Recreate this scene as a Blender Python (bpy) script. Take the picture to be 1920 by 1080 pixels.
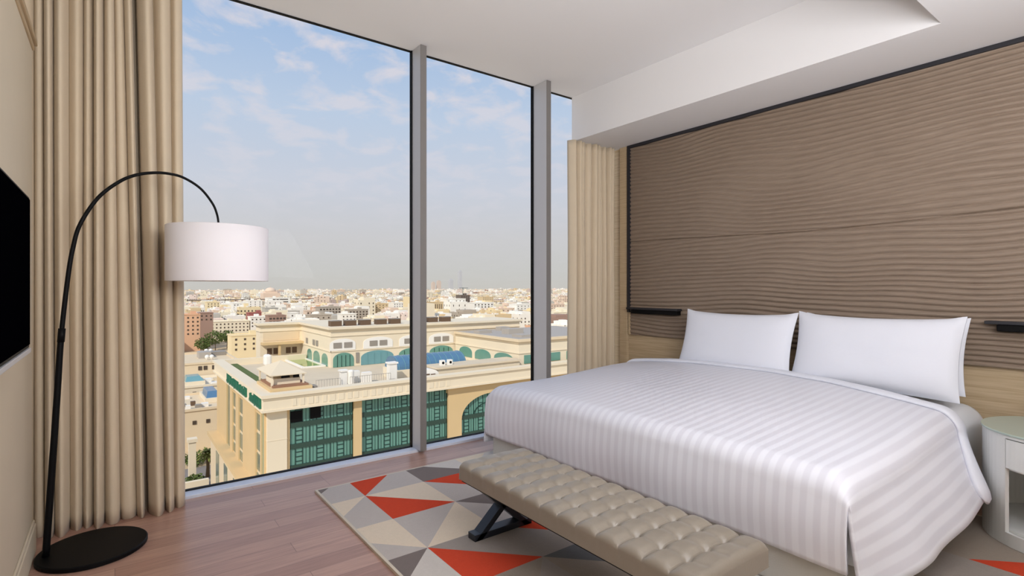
import bpy, bmesh, math, random
from mathutils import Vector, Matrix, noise
random.seed(7)
for o in list(bpy.data.objects): bpy.data.objects.remove(o)
sc = bpy.context.scene
COL = sc.collection
PI = math.pi
def lin(c):
    r = []
    for v in c:
        v /= 255.0
        r.append(v/12.92 if v <= .04045 else ((v+.055)/1.055)**2.4)
    return (r[0], r[1], r[2], 1.0)

# ---------------------------------------------------------------- camera
cd = bpy.data.cameras.new('camera'); cam = bpy.data.objects.new('camera', cd); COL.objects.link(cam)
cd.sensor_width = 36.0; cd.lens = 36.0*995/1920; cd.clip_start = .05; cd.clip_end = 30000
cam.location = (0, 0, 1.2)
cam.rotation_euler = (PI/2, 0, -math.atan2(.599, .8005))
sc.camera = cam
# ---------------------------------------------------------------- colour management
sc.view_settings.view_transform = 'Standard'; sc.view_settings.look = 'None'
sc.view_settings.gamma = 1; sc.view_settings.use_curve_mapping = False
sc.view_settings.exposure = 0.0
# ---------------------------------------------------------------- sky
w = bpy.data.worlds.new('sky'); sc.world = w; w.use_nodes = True
nt = w.node_tree; nt.nodes.clear()
def N(nt, t, **k):
    n = nt.nodes.new(t)
    for a, b in k.items(): setattr(n, a, b)
    return n
tc = N(nt, 'ShaderNodeTexCoord'); sep = N(nt, 'ShaderNodeSeparateXYZ')
nt.links.new(tc.outputs['Generated'], sep.inputs[0])
gr = N(nt, 'ShaderNodeValToRGB'); el = gr.color_ramp.elements
el[0].position = 0; el[0].color = lin((202, 199, 193))
el[1].position = .75; el[1].color = lin((140, 172, 218))
for p, c in ((.03, (203, 202, 199)), (.09, (206, 205, 207)), (.18, (204, 209, 221)), (.30, (190, 206, 228)), (.45, (160, 188, 225))):
    e = el.new(p); e.color = lin(c)
nt.links.new(sep.outputs['Z'], gr.inputs[0])
# clouds lie on a flat layer overhead: direction / (z + small)
add = N(nt, 'ShaderNodeMath', operation='ADD'); add.inputs[1].default_value = .22
mx = N(nt, 'ShaderNodeMath', operation='MAXIMUM'); mx.inputs[1].default_value = 0
nt.links.new(sep.outputs['Z'], mx.inputs[0]); nt.links.new(mx.outputs[0], add.inputs[0])
dx = N(nt, 'ShaderNodeMath', operation='DIVIDE'); dy = N(nt, 'ShaderNodeMath', operation='DIVIDE')
nt.links.new(sep.outputs['X'], dx.inputs[0]); nt.links.new(add.outputs[0], dx.inputs[1])
nt.links.new(sep.outputs['Y'], dy.inputs[0]); nt.links.new(add.outputs[0], dy.inputs[1])
cmb = N(nt, 'ShaderNodeCombineXYZ'); nt.links.new(dx.outputs[0], cmb.inputs[0]); nt.links.new(dy.outputs[0], cmb.inputs[1])
n1 = N(nt, 'ShaderNodeTexNoise'); n1.inputs['Scale'].default_value = 6.5; n1.inputs['Detail'].default_value = 6
n1.inputs['Roughness'].default_value = .55; n1.inputs['Distortion'].default_value = .35
nt.links.new(cmb.outputs[0], n1.inputs['Vector'])
cr = N(nt, 'ShaderNodeValToRGB'); cr.color_ramp.elements[0].position = .47; cr.color_ramp.elements[0].color = (0, 0, 0, 1)
cr.color_ramp.elements[1].position = .62; cr.color_ramp.elements[1].color = (1, 1, 1, 1)
nt.links.new(n1.outputs[0], cr.inputs[0])
fade = N(nt, 'ShaderNodeMapRange'); fade.inputs['From Min'].default_value = .1; fade.inputs['From Max'].default_value = .38
fade.inputs['To Min'].default_value = 0.05; fade.inputs['To Max'].default_value = .8
nt.links.new(sep.outputs['Z'], fade.inputs['Value'])
mu = N(nt, 'ShaderNodeMath', operation='MULTIPLY'); nt.links.new(cr.outputs[0], mu.inputs[0]); nt.links.new(fade.outputs[0], mu.inputs[1])
mix = N(nt, 'ShaderNodeMixRGB'); mix.inputs[2].default_value = lin((224, 218, 224))
nt.links.new(mu.outputs[0], mix.inputs[0]); nt.links.new(gr.outputs[0], mix.inputs[1])
bg = N(nt, 'ShaderNodeBackground'); bg.inputs[1].default_value = 1.0
nt.links.new(mix.outputs[0], bg.inputs[0])
wo = N(nt, 'ShaderNodeOutputWorld'); nt.links.new(bg.outputs[0], wo.inputs[0])
# ---------------------------------------------------------------- sun (lights the city, comes from behind the hotel)
sd = bpy.data.lights.new('sun', 'SUN'); sd.energy = 3.1; sd.color = (1.0, .93, .82); sd.angle = math.radians(1.5)
so = bpy.data.objects.new('sun', sd); COL.objects.link(so)
so.rotation_euler = Vector((.62, .50, -.62)).to_track_quat('-Z', 'Y').to_euler()
# ---------------------------------------------------------------- window portal and added fill lights
def area(name, loc, tgt, sx, sy, energy, color=(1, 1, 1), portal=False):
    d = bpy.data.lights.new(name, 'AREA'); d.shape = 'RECTANGLE'; d.size = sx; d.size_y = sy
    d.energy = energy; d.color = color
    if portal: d.cycles.is_portal = True
    o = bpy.data.objects.new(name, d); COL.objects.link(o); o.location = loc
    o.rotation_euler = (Vector(tgt)-Vector(loc)).to_track_quat('-Z', 'Y').to_euler()
    return o
area('window_portal', (1.6, 3.72, 1.5), (1.6, 0, 1.5), 4.4, 2.9, 1, portal=True)
area('added_overhead_fill', (.7, -1.1, 2.5), (.5, 2.0, .8), 2.4, 1.2, 36, (.97, .97, 1.0))  # unseen soft fill added under the low ceiling behind the camera
area('added_upward_fill', (1.2, -.5, 1.7), (1.5, .75, 2.96), 2.0, 1.0, 108, (.96, .97, 1.0))  # added fill floating out of view, brightens the room off the ceiling

# ---------------------------------------------------------------- materials
def mat(name, col, rough=.6, metal=0, var=0, vscale=8, bump=0, bscale=60, spec=.5, coat=0, sheen=0):
    m = bpy.data.materials.new(name); m.use_nodes = True; t = m.node_tree
    b = t.nodes['Principled BSDF']; b.inputs['Base Color'].default_value = lin(col)
    b.inputs['Roughness'].default_value = rough; b.inputs['Metallic'].default_value = metal
    b.inputs['Specular IOR Level'].default_value = spec
    if coat: b.inputs['Coat Weight'].default_value = coat
    if sheen: b.inputs['Sheen Weight'].default_value = sheen
    c = N(t, 'ShaderNodeTexCoord')
    if var:
        n = N(t, 'ShaderNodeTexNoise'); n.inputs['Scale'].default_value = vscale; n.inputs['Detail'].default_value = 4
        t.links.new(c.outputs['Object'], n.inputs['Vector'])
        r = N(t, 'ShaderNodeMapRange'); r.inputs['To Min'].default_value = 1-var; r.inputs['To Max'].default_value = 1+var
        t.links.new(n.outputs[0], r.inputs['Value'])
        x = N(t, 'ShaderNodeMixRGB', blend_type='MULTIPLY'); x.inputs[0].default_value = 1; x.inputs[1].default_value = lin(col)
        t.links.new(r.outputs[0], x.inputs[2]); t.links.new(x.outputs[0], b.inputs['Base Color'])
    if bump:
        n = N(t, 'ShaderNodeTexNoise'); n.inputs['Scale'].default_value = bscale; n.inputs['Detail'].default_value = 3
        t.links.new(c.outputs['Object'], n.inputs['Vector'])
        u = N(t, 'ShaderNodeBump'); u.inputs['Strength'].default_value = bump; u.inputs['Distance'].default_value = .01
        t.links.new(n.outputs[0], u.inputs['Height']); t.links.new(u.outputs[0], b.inputs['Normal'])
    return m
def glass(name, tint=(1, 1, 1, 1), refl=.05):
    m = bpy.data.materials.new(name); m.use_nodes = True; t = m.node_tree; t.nodes.clear()
    a = N(t, 'ShaderNodeBsdfTransparent'); a.inputs[0].default_value = tint
    g = N(t, 'ShaderNodeBsdfGlossy'); g.inputs['Roughness'].default_value = .02
    x = N(t, 'ShaderNodeMixShader'); x.inputs[0].default_value = refl
    o = N(t, 'ShaderNodeOutputMaterial')
    t.links.new(a.outputs[0], x.inputs[1]); t.links.new(g.outputs[0], x.inputs[2]); t.links.new(x.outputs[0], o.inputs[0])
    return m
M = {}
M['ceil'] = mat('white ceiling paint', (226, 225, 226), .9)
M['wallp'] = mat('beige wallpaper', (208, 196, 174), .85, var=.05, vscale=3)
M['sill'] = mat('pale sill metal', (205, 210, 222), .35)
M['alu'] = mat('brushed aluminium', (190, 190, 194), .42, metal=.15)
M['front_shadem'] = mat('grey brown painted mullion shade', (122, 118, 115), .45)  # aluminium darkened to stand for shade on the mullion fronts
M['black'] = mat('black metal', (7, 7, 9), .55, spec=.15)
M['blackf'] = mat('dark bronze trim', (34, 34, 40), .5)
M['legm'] = mat('dark blue grey metal', (38, 42, 50), .38, metal=.3)
M['screen'] = mat('tv screen', (3, 3, 5), .8, spec=0)
M['curt'] = mat('beige curtain', (210, 193, 167), .8, bump=.12, bscale=220, var=.03, vscale=14, sheen=.15)
M['linen'] = mat('white linen', (222, 224, 233), .75, bump=.08, bscale=25)
M['sheet'] = mat('white sheet', (218, 220, 224), .7, bump=.1, bscale=12)
M['base'] = mat('grey bed base fabric', (190, 188, 182), .8, bump=.2, bscale=160)
M['leath'] = mat('taupe leather', (144, 135, 123), .3, var=.05, vscale=6, bump=.05, bscale=120, spec=.5)
M['shade'] = mat('white lamp shade', (238, 234, 238), .8, bump=.05, bscale=300)
M['lacq'] = mat('white lacquer', (218, 220, 218), .25, coat=.3)
M['gtop'] = mat('green tinted glass top', (172, 188, 178), .06, spec=.8)
M['wood_l'] = mat('light oak laminate', (188, 166, 134), .5, var=.06, vscale=5)
M['pane'] = glass('window glass', (.985, .99, .99, 1), .001)
# light oak with horizontal grain
def oak(m):
    t = m.node_tree; b = t.nodes['Principled BSDF']
    c = N(t, 'ShaderNodeTexCoord'); mp = N(t, 'ShaderNodeMapping'); mp.inputs['Scale'].default_value = (2, 1.2, 40)
    n = N(t, 'ShaderNodeTexNoise'); n.inputs['Scale'].default_value = 3; n.inputs['Detail'].default_value = 5
    r = N(t, 'ShaderNodeValToRGB'); r.color_ramp.elements[0].position = .3; r.color_ramp.elements[0].color = lin((172, 150, 118))
    r.color_ramp.elements[1].position = .7; r.color_ramp.elements[1].color = lin((198, 177, 146))
    t.links.new(c.outputs['Object'], mp.inputs[0]); t.links.new(mp.outputs[0], n.inputs['Vector'])
    t.links.new(n.outputs[0], r.inputs[0]); t.links.new(r.outputs[0], b.inputs['Base Color'])
oak(M['wood_l'])
def ridged():
    m = mat('taupe carved panel', (142, 124, 108), .55); t = m.node_tree; b = t.nodes['Principled BSDF']
    c = N(t, 'ShaderNodeTexCoord'); mp = N(t, 'ShaderNodeMapping'); mp.inputs['Scale'].default_value = (1, 4, 90)
    n = N(t, 'ShaderNodeTexNoise'); n.inputs['Scale'].default_value = 2
    r = N(t, 'ShaderNodeValToRGB'); r.color_ramp.elements[0].position = .3; r.color_ramp.elements[0].color = lin((130, 113, 98))
    r.color_ramp.elements[1].position = .7; r.color_ramp.elements[1].color = lin((143, 126, 110))
    t.links.new(c.outputs['Object'], mp.inputs[0]); t.links.new(mp.outputs[0], n.inputs['Vector'])
    t.links.new(n.outputs[0], r.inputs[0]); t.links.new(r.outputs[0], b.inputs['Base Color'])
    return m
M['panel'] = ridged()
def floor_mat():
    m = mat('wood plank floor', (150, 120, 110), .3); t = m.node_tree; b = t.nodes['Principled BSDF']
    c = N(t, 'ShaderNodeTexCoord')
    br = N(t, 'ShaderNodeTexBrick'); br.inputs['Scale'].default_value = 1; br.inputs['Mortar Size'].default_value = .0012
    br.inputs['Brick Width'].default_value = 1.05; br.inputs['Row Height'].default_value = .105; br.offset = .37; br.offset_frequency = 3
    br.inputs['Color1'].default_value = lin((162, 124, 108)); br.inputs['Color2'].default_value = lin((188, 150, 132))
    br.inputs['Mortar'].default_value = lin((124, 94, 84)); br.inputs['Bias'].default_value = 0
    t.links.new(c.outputs['Object'], br.inputs['Vector'])
    mp = N(t, 'ShaderNodeMapping'); mp.inputs['Scale'].default_value = (2.2, 30, 1)
    n = N(t, 'ShaderNodeTexNoise'); n.inputs['Scale'].default_value = 2.2; n.inputs['Detail'].default_value = 6
    t.links.new(c.outputs['Object'], mp.inputs[0]); t.links.new(mp.outputs[0], n.inputs['Vector'])
    r = N(t, 'ShaderNodeMapRange'); r.inputs['From Min'].default_value = .3; r.inputs['From Max'].default_value = .7
    r.inputs['To Min'].default_value = .84; r.inputs['To Max'].default_value = 1.12
    t.links.new(n.outputs[0], r.inputs['Value'])
    x = N(t, 'ShaderNodeMixRGB', blend_type='MULTIPLY'); x.inputs[0].default_value = 1
    t.links.new(br.outputs[0], x.inputs[1]); t.links.new(r.outputs[0], x.inputs[2]); t.links.new(x.outputs[0], b.inputs['Base Color'])
    return m
M['floor'] = floor_mat()
def stripe_mat():
    m = mat('white satin stripe', (238, 238, 243), .6); t = m.node_tree; b = t.nodes['Principled BSDF']
    u = N(t, 'ShaderNodeUVMap'); s = N(t, 'ShaderNodeSeparateXYZ'); t.links.new(u.outputs[0], s.inputs[0])
    k = N(t, 'ShaderNodeMath', operation='MULTIPLY'); k.inputs[1].default_value = 2*PI/.052
    t.links.new(s.outputs['X'], k.inputs[0])
    si = N(t, 'ShaderNodeMath', operation='SINE'); t.links.new(k.outputs[0], si.inputs[0])
    r = N(t, 'ShaderNodeMapRange', interpolation_type='SMOOTHSTEP'); r.inputs['From Min'].default_value = -.45; r.inputs['From Max'].default_value = .45
    t.links.new(si.outputs[0], r.inputs['Value'])
    x = N(t, 'ShaderNodeMixRGB'); x.inputs[1].default_value = lin((228, 229, 237)); x.inputs[2].default_value = lin((219, 219, 228))
    t.links.new(r.outputs[0], x.inputs[0]); t.links.new(x.outputs[0], b.inputs['Base Color'])
    q = N(t, 'ShaderNodeMapRange'); q.inputs['To Min'].default_value = .75; q.inputs['To Max'].default_value = .42
    t.links.new(r.outputs[0], q.inputs['Value']); t.links.new(q.outputs[0], b.inputs['Roughness'])
    return m
M['stripe'] = stripe_mat()
for k, c in dict(red=(206, 74, 48), grey=(192, 184, 178), pale=(208, 201, 194), dark=(126, 116, 112), cream=(224, 209, 188),
                 mid=(160, 151, 144), slate=(108, 108, 110), tan=(158, 146, 134)).items():
    M['rug_'+k] = mat('rug wool '+k, c, .95, bump=.5, bscale=260, var=.05, vscale=60, spec=.1)
M['rug_edge'] = mat('rug binding', (206, 196, 180), .9, spec=.1)
# outside
M['stone'] = mat('cream render', (224, 204, 172), .85, var=.06, vscale=.15)
M['stone2'] = mat('pale cream render', (232, 218, 192), .85, var=.04, vscale=.1)
M['stoneo'] = mat('ochre stone', (214, 186, 140), .85, var=.06, vscale=.2)
M['roofc'] = mat('roof screed', (214, 198, 172), .9, var=.12, vscale=.25)
M['teal'] = mat('teal facade glass', (104, 150, 136), .15, var=.12, vscale=.6)
M['teald'] = mat('dark green spandrel', (48, 72, 62), .3)
M['mull'] = mat('dark green mullion', (22, 58, 52), .4)
M['win'] = mat('grey green window glass', (110, 122, 104), .15, var=.25, vscale=.8)  # grey green glass, tone varied by noise
M['wdark'] = mat('small dark window', (84, 72, 62), .3)
M['blueg'] = mat('blue skylight glass', (84, 122, 152), .2, var=.1, vscale=.6)
M['cyan'] = mat('teal blue arch glass', (112, 158, 164), .2, var=.1, vscale=.3)
M['green'] = mat('green sign letter', (28, 108, 84), .5)
M['pool'] = mat('pool water', (150, 168, 90), .08)
M['white'] = mat('white paint', (240, 236, 228), .7)
M['hvac'] = mat('grey hvac metal', (150, 142, 132), .6)
M['brownu'] = mat('brown louvre', (104, 82, 62), .6)
M['tent'] = mat('canvas', (224, 208, 180), .8)
M['brick'] = mat('brown brick', (150, 112, 88), .9, var=.1, vscale=1)
M['pipe'] = mat('grey railing', (176, 168, 158), .6)
M['leaf'] = mat('green leaves', (88, 104, 48), .8, var=.35, vscale=1.2)
M['palm'] = mat('palm fronds', (122, 126, 58), .8, var=.3, vscale=1.5)
M['bark'] = mat('tree bark', (120, 98, 70), .9)
M['ground'] = mat('sandy ground', (206, 182, 146), .95, var=.12, vscale=.02)
M['road'] = mat('asphalt', (136, 128, 122), .9)
CC = dict(cream=(238, 226, 200), white=(244, 239, 228), yellow=(236, 216, 174), peach=(228, 204, 182), terracotta=(222, 178, 144),
          tan=(218, 194, 154), concrete=(184, 172, 156), mauve=(200, 182, 172), brown=(168, 138, 122), red=(170, 104, 96),
          grey=(196, 190, 178), dark=(120, 108, 98), pink=(234, 216, 204))
for k, c in CC.items(): M['c_'+k] = mat('render '+k, c, .9)
for k in ('haze_tower1', 'haze_tower2'): M[k] = mat(k, (190, 192, 196) if k == 'haze_tower1' else (205, 190, 178), .9)  # tower colours paled towards the sky, distance haze painted in

# ---------------------------------------------------------------- mesh helpers
class MB:
    """collects shapes, in world coordinates, for ONE mesh object"""
    def __init__(s): s.bm = bmesh.new(); s.uv = None; s.mi = 0
    def quad(s, *p):
        vs = [s.bm.verts.new(q) for q in p]
        f = s.bm.faces.new(vs); f.material_index = s.mi; return f
    def box(s, x0, x1, y0, y1, z0, z1):
        v = [s.bm.verts.new((x, y, z)) for x in (x0, x1) for y in (y0, y1) for z in (z0, z1)]
        for i in ((0, 1, 3, 2), (4, 6, 7, 5), (0, 4, 5, 1), (2, 3, 7, 6), (0, 2, 6, 4), (1, 5, 7, 3)):
            f = s.bm.faces.new([v[k] for k in i]); f.material_index = s.mi
        return s
    def obox(s, c, ax, ay, az, hx, hy, hz):
        c = Vector(c); ax, ay, az = Vector(ax).normalized(), Vector(ay).normalized(), Vector(az).normalized()
        v = [s.bm.verts.new(c+ax*hx*a+ay*hy*b+az*hz*d) for a in (-1, 1) for b in (-1, 1) for d in (-1, 1)]
        for i in ((0, 1, 3, 2), (4, 6, 7, 5), (0, 4, 5, 1), (2, 3, 7, 6), (0, 2, 6, 4), (1, 5, 7, 3)):
            f = s.bm.faces.new([v[k] for k in i]); f.material_index = s.mi
        return s
    def tube(s, pts, r, seg=10, cap=True, rz=None):
        pts = [Vector(p) for p in pts]; rings = []
        up = Vector((0, 1, 0))
        for i, p in enumerate(pts):
            t = (pts[min(i+1, len(pts)-1)]-pts[max(i-1, 0)]).normalized()
            a = t.cross(up)
            if a.length < 1e-3: a = t.cross(Vector((1, 0, 0)))
            a.normalize(); b = t.cross(a).normalized()
            rr = r[i] if isinstance(r, (list, tuple)) else r
            rings.append([s.bm.verts.new(p+a*rr*math.cos(2*PI*k/seg)+b*rr*math.sin(2*PI*k/seg)) for k in range(seg)])
        for i in range(len(rings)-1):
            for k in range(seg):
                f = s.bm.faces.new((rings[i][k], rings[i][(k+1) % seg], rings[i+1][(k+1) % seg], rings[i+1][k])); f.material_index = s.mi
        if cap:
            s.bm.faces.new(rings[0][::-1]); s.bm.faces.new(rings[-1])
        return s
    def lathe(s, c, prof, seg=32):
        rings = []
        for r, z in prof:
            rings.append([s.bm.verts.new((c[0]+r*math.cos(2*PI*k/seg), c[1]+r*math.sin(2*PI*k/seg), c[2]+z)) for k in range(seg)])
        for i in range(len(rings)-1):
            for k in range(seg):
                f = s.bm.faces.new((rings[i][k], rings[i][(k+1) % seg], rings[i+1][(k+1) % seg], rings[i+1][k])); f.material_index = s.mi
        if prof[0][0] > 1e-6: s.bm.faces.new(rings[0][::-1])
        if prof[-1][0] > 1e-6: s.bm.faces.new(rings[-1])
        return s
    def prism(s, pts, d):
        """pts: 3D polygon, d: extrusion vector"""
        d = Vector(d); a = [s.bm.verts.new(p) for p in pts]; b = [s.bm.verts.new(Vector(p)+d) for p in pts]
        n = len(pts)
        for f in ([s.bm.faces.new(a), s.bm.faces.new(b[::-1])]+[s.bm.faces.new((a[i], b[i], b[(i+1) % n], a[(i+1) % n])) for i in range(n)]):
            f.material_index = s.mi
        return s
    def grid(s, rows, closed=False, uvs=None):
        vs = [[s.bm.verts.new(p) for p in r] for r in rows]
        if uvs and not s.uv: s.uv = s.bm.loops.layers.uv.new('UVMap')
        m = len(rows[0])
        for i in range(len(vs)-1):
            for j in range(m if closed else m-1):
                jj = (j+1) % m
                f = s.bm.faces.new((vs[i][j], vs[i+1][j], vs[i+1][jj], vs[i][jj])); f.material_index = s.mi; f.smooth = True
                if uvs:
                    for l, (a, b) in zip(f.loops, ((i, j), (i+1, j), (i+1, jj), (i, jj))): l[s.uv].uv = uvs[a][b]
        return s
    def build(s, name, mats, parent=None, smooth=False, bevel=0, weld=False, origin=None, solid=0, subsurf=0, seg=2):
        bm = s.bm
        if weld: bmesh.ops.remove_doubles(bm, verts=bm.verts, dist=1e-5)
        bmesh.ops.recalc_face_normals(bm, faces=bm.faces)
        if parent is not None:
            o0 = Vector((0, 0, 0)); p = parent
            while p: o0 += p.location; p = p.parent
        elif origin is not None: o0 = Vector(origin)
        else:
            xs = [v.co for v in bm.verts]
            o0 = Vector(((min(v.x for v in xs)+max(v.x for v in xs))/2, (min(v.y for v in xs)+max(v.y for v in xs))/2, min(v.z for v in xs)))
        for v in bm.verts: v.co -= o0
        if smooth:
            for f in bm.faces: f.smooth = True
        me = bpy.data.meshes.new(name); bm.to_mesh(me); bm.free()
        for m_ in (mats if isinstance(mats, (list, tuple)) else [mats]): me.materials.append(M[m_] if isinstance(m_, str) else m_)
        o = bpy.data.objects.new(name, me); COL.objects.link(o)
        if parent is not None: o.parent = parent
        else: o.location = o0
        if solid: md = o.modifiers.new('solid', 'SOLIDIFY'); md.thickness = solid; md.offset = 0
        if bevel:
            md = o.modifiers.new('bevel', 'BEVEL'); md.width = bevel; md.segments = seg; md.limit_method = 'ANGLE'
            if smooth: md.harden_normals = False
        if subsurf: md = o.modifiers.new('sub', 'SUBSURF'); md.levels = subsurf; md.render_levels = subsurf
        return o
def tag(o, label, cat, group=None, kind=None):
    o['label'] = label; o['category'] = cat
    if group: o['group'] = group
    if kind: o['kind'] = kind
    return o
def thing(name, label, cat, loc, group=None):
    o = bpy.data.objects.new(name, None); COL.objects.link(o); o.location = loc; o.empty_display_size = .1
    return tag(o, label, cat, group)
def struct(o, label=None, cat=None):
    o['kind'] = 'structure'
    if label: o['label'] = label
    if cat: o['category'] = cat
    return o
def lerp(a, b, t): return a+(b-a)*t
def smooth(t): t = max(0, min(1, t)); return t*t*(3-2*t)

# ================================================================ ROOM SHELL
ZC, ZS, XB, XW = 2.962, 2.557, 3.39, 3.96      # upper ceiling, soffit, soffit face, bed wall
YG = 3.61
struct(MB().box(-1.3, 4.1, -2.1, 3.517, -.12, 0).build('floor', 'floor', origin=(0, 0, 0)), 'pinkish brown wood plank floor in a running bond', 'floor')
m = MB(); m.box(-1.3, 4.1, -2.1, YG+.014, ZC, ZC+.1); m.box(XB, 4.1, .86, YG-.005, ZS, ZC); m.box(-1.3, 4.1, -2.1, .86, ZS, ZC)
struct(m.build('ceiling', 'ceil'), 'white stepped ceiling with a raised tray and lower soffit over the bed', 'ceiling')
struct(MB().box(-1.3, 4.1, -2.22, -2.1, 0, ZS).build('wall_back', 'wallp'), 'beige wall behind the viewpoint', 'wall')
struct(MB().box(-1.42, -1.3, -2.1, YG+.1, 0, ZC).build('wall_far_left', 'wallp'), 'beige wall behind the left curtain', 'wall')
m = MB(); m.box(XW, 4.1, -2.1, YG+.1, 0, ZS)
struct(m.build('wall_right', 'wood_l'), 'light oak clad wall behind the bed', 'wall')
# television partition with a capping ledge
m = MB(); m.box(-.50, -.302, -2.1, 3.25, 0, 2.31)
wl = struct(m.build('wall_left', 'wallp', bevel=.003), 'beige fabric covered partition wall carrying the television', 'wall')
m = MB(); m.box(-.52, -.285, -2.1, 3.265, 2.31, 2.335); m.box(-.50, -.295, -2.1, 3.255, 2.285, 2.31)
struct(m.build('trim_4', 'wood_l', bevel=.003), 'slim beige ledge capping the television partition', 'trim')
m = MB(); m.box(-.302, -.288, -2.1, 3.25, 0, .125); m.box(-.302, -.293, -2.1, 3.25, .125, .142)
struct(m.build('baseboard_left', 'wallp', bevel=.003), 'beige stepped baseboard under the television', 'baseboard')
# window sill strip, head trim, mullions, panes
struct(MB().box(-1.3, 3.96, 3.517, YG+.018, -.12, .018).build('trim_3', 'sill', bevel=.003), 'pale lavender white metal sill strip along the foot of the windows', 'sill')
def mullion(n, x0, x1, y0, lab):
    m = MB(); m.box(x0, x1, y0+.006, YG+.012, .018, ZC-.001)
    o = struct(m.build(n, 'alu', bevel=.003), lab, 'mullion')
    m = MB(); m.box(x0+.001, x1, y0, y0+.0058, .018, ZC-.001); m.build('painted_shade_front', 'front_shadem', o)  # darker slab paints shade onto the mullion's room side
    m = MB(); m.box(x0-.006, x0, YG-.014, YG+.02, .018, ZC-.001); m.build('gasket', 'black', o)
    m = MB(); m.box(x1, x1+.006, YG-.014, YG+.02, .018, ZC-.001); m.build('gasket', 'black', o)
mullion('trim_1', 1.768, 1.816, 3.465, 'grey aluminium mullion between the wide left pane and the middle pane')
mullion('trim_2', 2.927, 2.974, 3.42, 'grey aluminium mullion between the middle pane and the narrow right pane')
for n, x0, x1, lab in (('window_1', -1.3, 1.762, 'wide left floor to ceiling window pane'),
                       ('window_2', 1.822, 2.921, 'middle floor to ceiling window pane between the two mullions'),
                       ('window_3', 2.980, 3.96, 'narrow right window pane beside the right curtain')):
    m = MB(); m.box(x0, x1, YG, YG+.012, .024, ZC-.004); o = struct(m.build(n, 'pane'), lab, 'window')
    f = MB(); f.box(x0, x1, YG-.008, YG+.018, .018, .024); f.box(x0, x1, YG-.006, YG+.018, ZC-.006, ZC-.001)
    f.build('window_frame', 'black', o)

# ---- carved panel behind the bed
pl = thing('headboard_panel', 'large taupe wall panel carved with wavy horizontal ridges in a slim black frame', 'wall panel', (3.95, 1.5, .757))
def seam(y): return 1.628+.012*math.sin(y*2.1+.4)-.018*smooth((2.6-y)/1.2)+.02*smooth((1.4-y)/1.2)
rows = []; uvn = 720; vn = 110
PY0, PY1, PZ0, PZ1 = -.75, 3.375, .757, 2.53
for i in range(uvn+1):
    z = lerp(PZ0, PZ1, i/uvn); r = []
    for j in range(vn+1):
        y = lerp(PY0, PY1, j/vn); zs = seam(y); up = z > zs
        wv = noise.noise(Vector((y*.75, z*1.6, 3.1 if up else 9.7)))*.085 + noise.noise(Vector((y*1.9, z*3.4, 1.0)))*.022
        wv += (.05*math.sin(y*.9+1.0) if up else 0)
        ph = (z+wv)/.0365
        h = .5+.5*math.sin(2*PI*ph)
        h = h**.4
        d = .014*h
        d -= .016*math.exp(-((z-zs)/.0035)**2)
        r.append((3.945-d, y, z))
    rows.append(r)
m = MB(); m.grid(rows); m.box(3.9405, 3.958, PY0, PY1, PZ0, PZ1) if False else None
m.quad((3.958, PY0, PZ0), (3.958, PY1, PZ0), (3.958, PY1, PZ1), (3.958, PY0, PZ1))
m.box(3.946, 3.958, PY0, PY1, PZ0, PZ0+.004)
m.build('carved_face', 'panel', pl)
m = MB(); m.box(3.915, 3.958, PY0, 3.40, PZ1, PZ1+.026); m.box(3.915, 3.958, 3.376, 3.402, .97, PZ1)
m.build('frame', 'blackf', pl, bevel=.002)
m = MB(); m.box(3.935, 3.958, 3.376, 3.40, PZ0, .97); m.build('edge_strip', 'wood_l', pl)
# light wood pilaster strip beside curtain
struct(MB().box(3.925, 3.958, 3.41, 3.50, 0, ZS-.001).build('trim_5', 'wood_l', bevel=.002), 'light oak strip between the right curtain and the black panel frame', 'trim')
# reading lamps (black bars)
def bar_lamp(y0, y1, lab):
    t = thing('reading_lamp', lab, 'lamp', (3.90, (y0+y1)/2, .955), 'black bar lamps on the panel')
    MB().box(3.868, 3.938, y0, y1, 1.0, 1.018).build('top_plate', 'blackf', t, bevel=.003)
    MB().box(3.878, 3.936, y0+.01, y1-.05, .962, .9995).build('lamp_bar', 'black', t, bevel=.004)
bar_lamp(2.80, 3.372, 'slim black bar lamp at the window end of the carved panel, left of the pillows')
bar_lamp(.22, .79, 'slim black bar lamp on the carved panel above the white nightstand')

# ================================================================ CURTAINS
def curtain(top, bot, y0, amp, ztop, ripple, zb=.008, seed=0):
    """top/bot: x positions of the valleys between folds"""
    nz = 40; rows = []
    for i in range(nz+1):
        t = i/nz; z = lerp(ztop, zb, t); r = []
        for k in range(len(top)-1):
            a0, a1 = lerp(top[k], bot[k], t), lerp(top[k+1], bot[k+1], t)
            S = 14
            for s_ in range(S+(k == len(top)-2)):
                u = s_/S
                b = math.sin(PI*u)
                skew = .12*math.sin(k*2.3+seed)
                x = lerp(a0, a1, u+skew*math.sin(PI*u)*(.6))
                ak = amp*(.75+.25*math.sin(k*1.7+seed))
                y = y0-ak*(b**.6)+.004*math.sin(z*3+k)
                y += (ak*.06*math.sin(3*PI*u+k))*(.5+.5*t)
                r.append((x, y, z))
        rows.append(r)
    return rows
W1 = [-.50, -.44, -.385, -.312]
t = thing('curtain', 'tall beige curtain gathered in many folds at the left, behind the arc lamp', 'curtain', (-.05, 3.4, 0), 'beige floor length curtains')
m = MB(); m.grid(curtain(W1+[-.277, -.241, -.185, -.126, -.087, -.047, -.006, .031, .069], W1+[-.272, -.235, -.179, -.13, -.087, -.042, .023, .094, .128], 3.455, .11, 2.955, 1, zb=.001))
m.build('outer_drape', 'curt', t, solid=.004)
m = MB(); m.grid(curtain([.084, .160, .243, .296], [.142, .218, .262, .312], 3.46, .115, 2.955, 1, zb=.001, seed=1.2))
m.build('leading_drape', 'curt', t, solid=.004)
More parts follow.
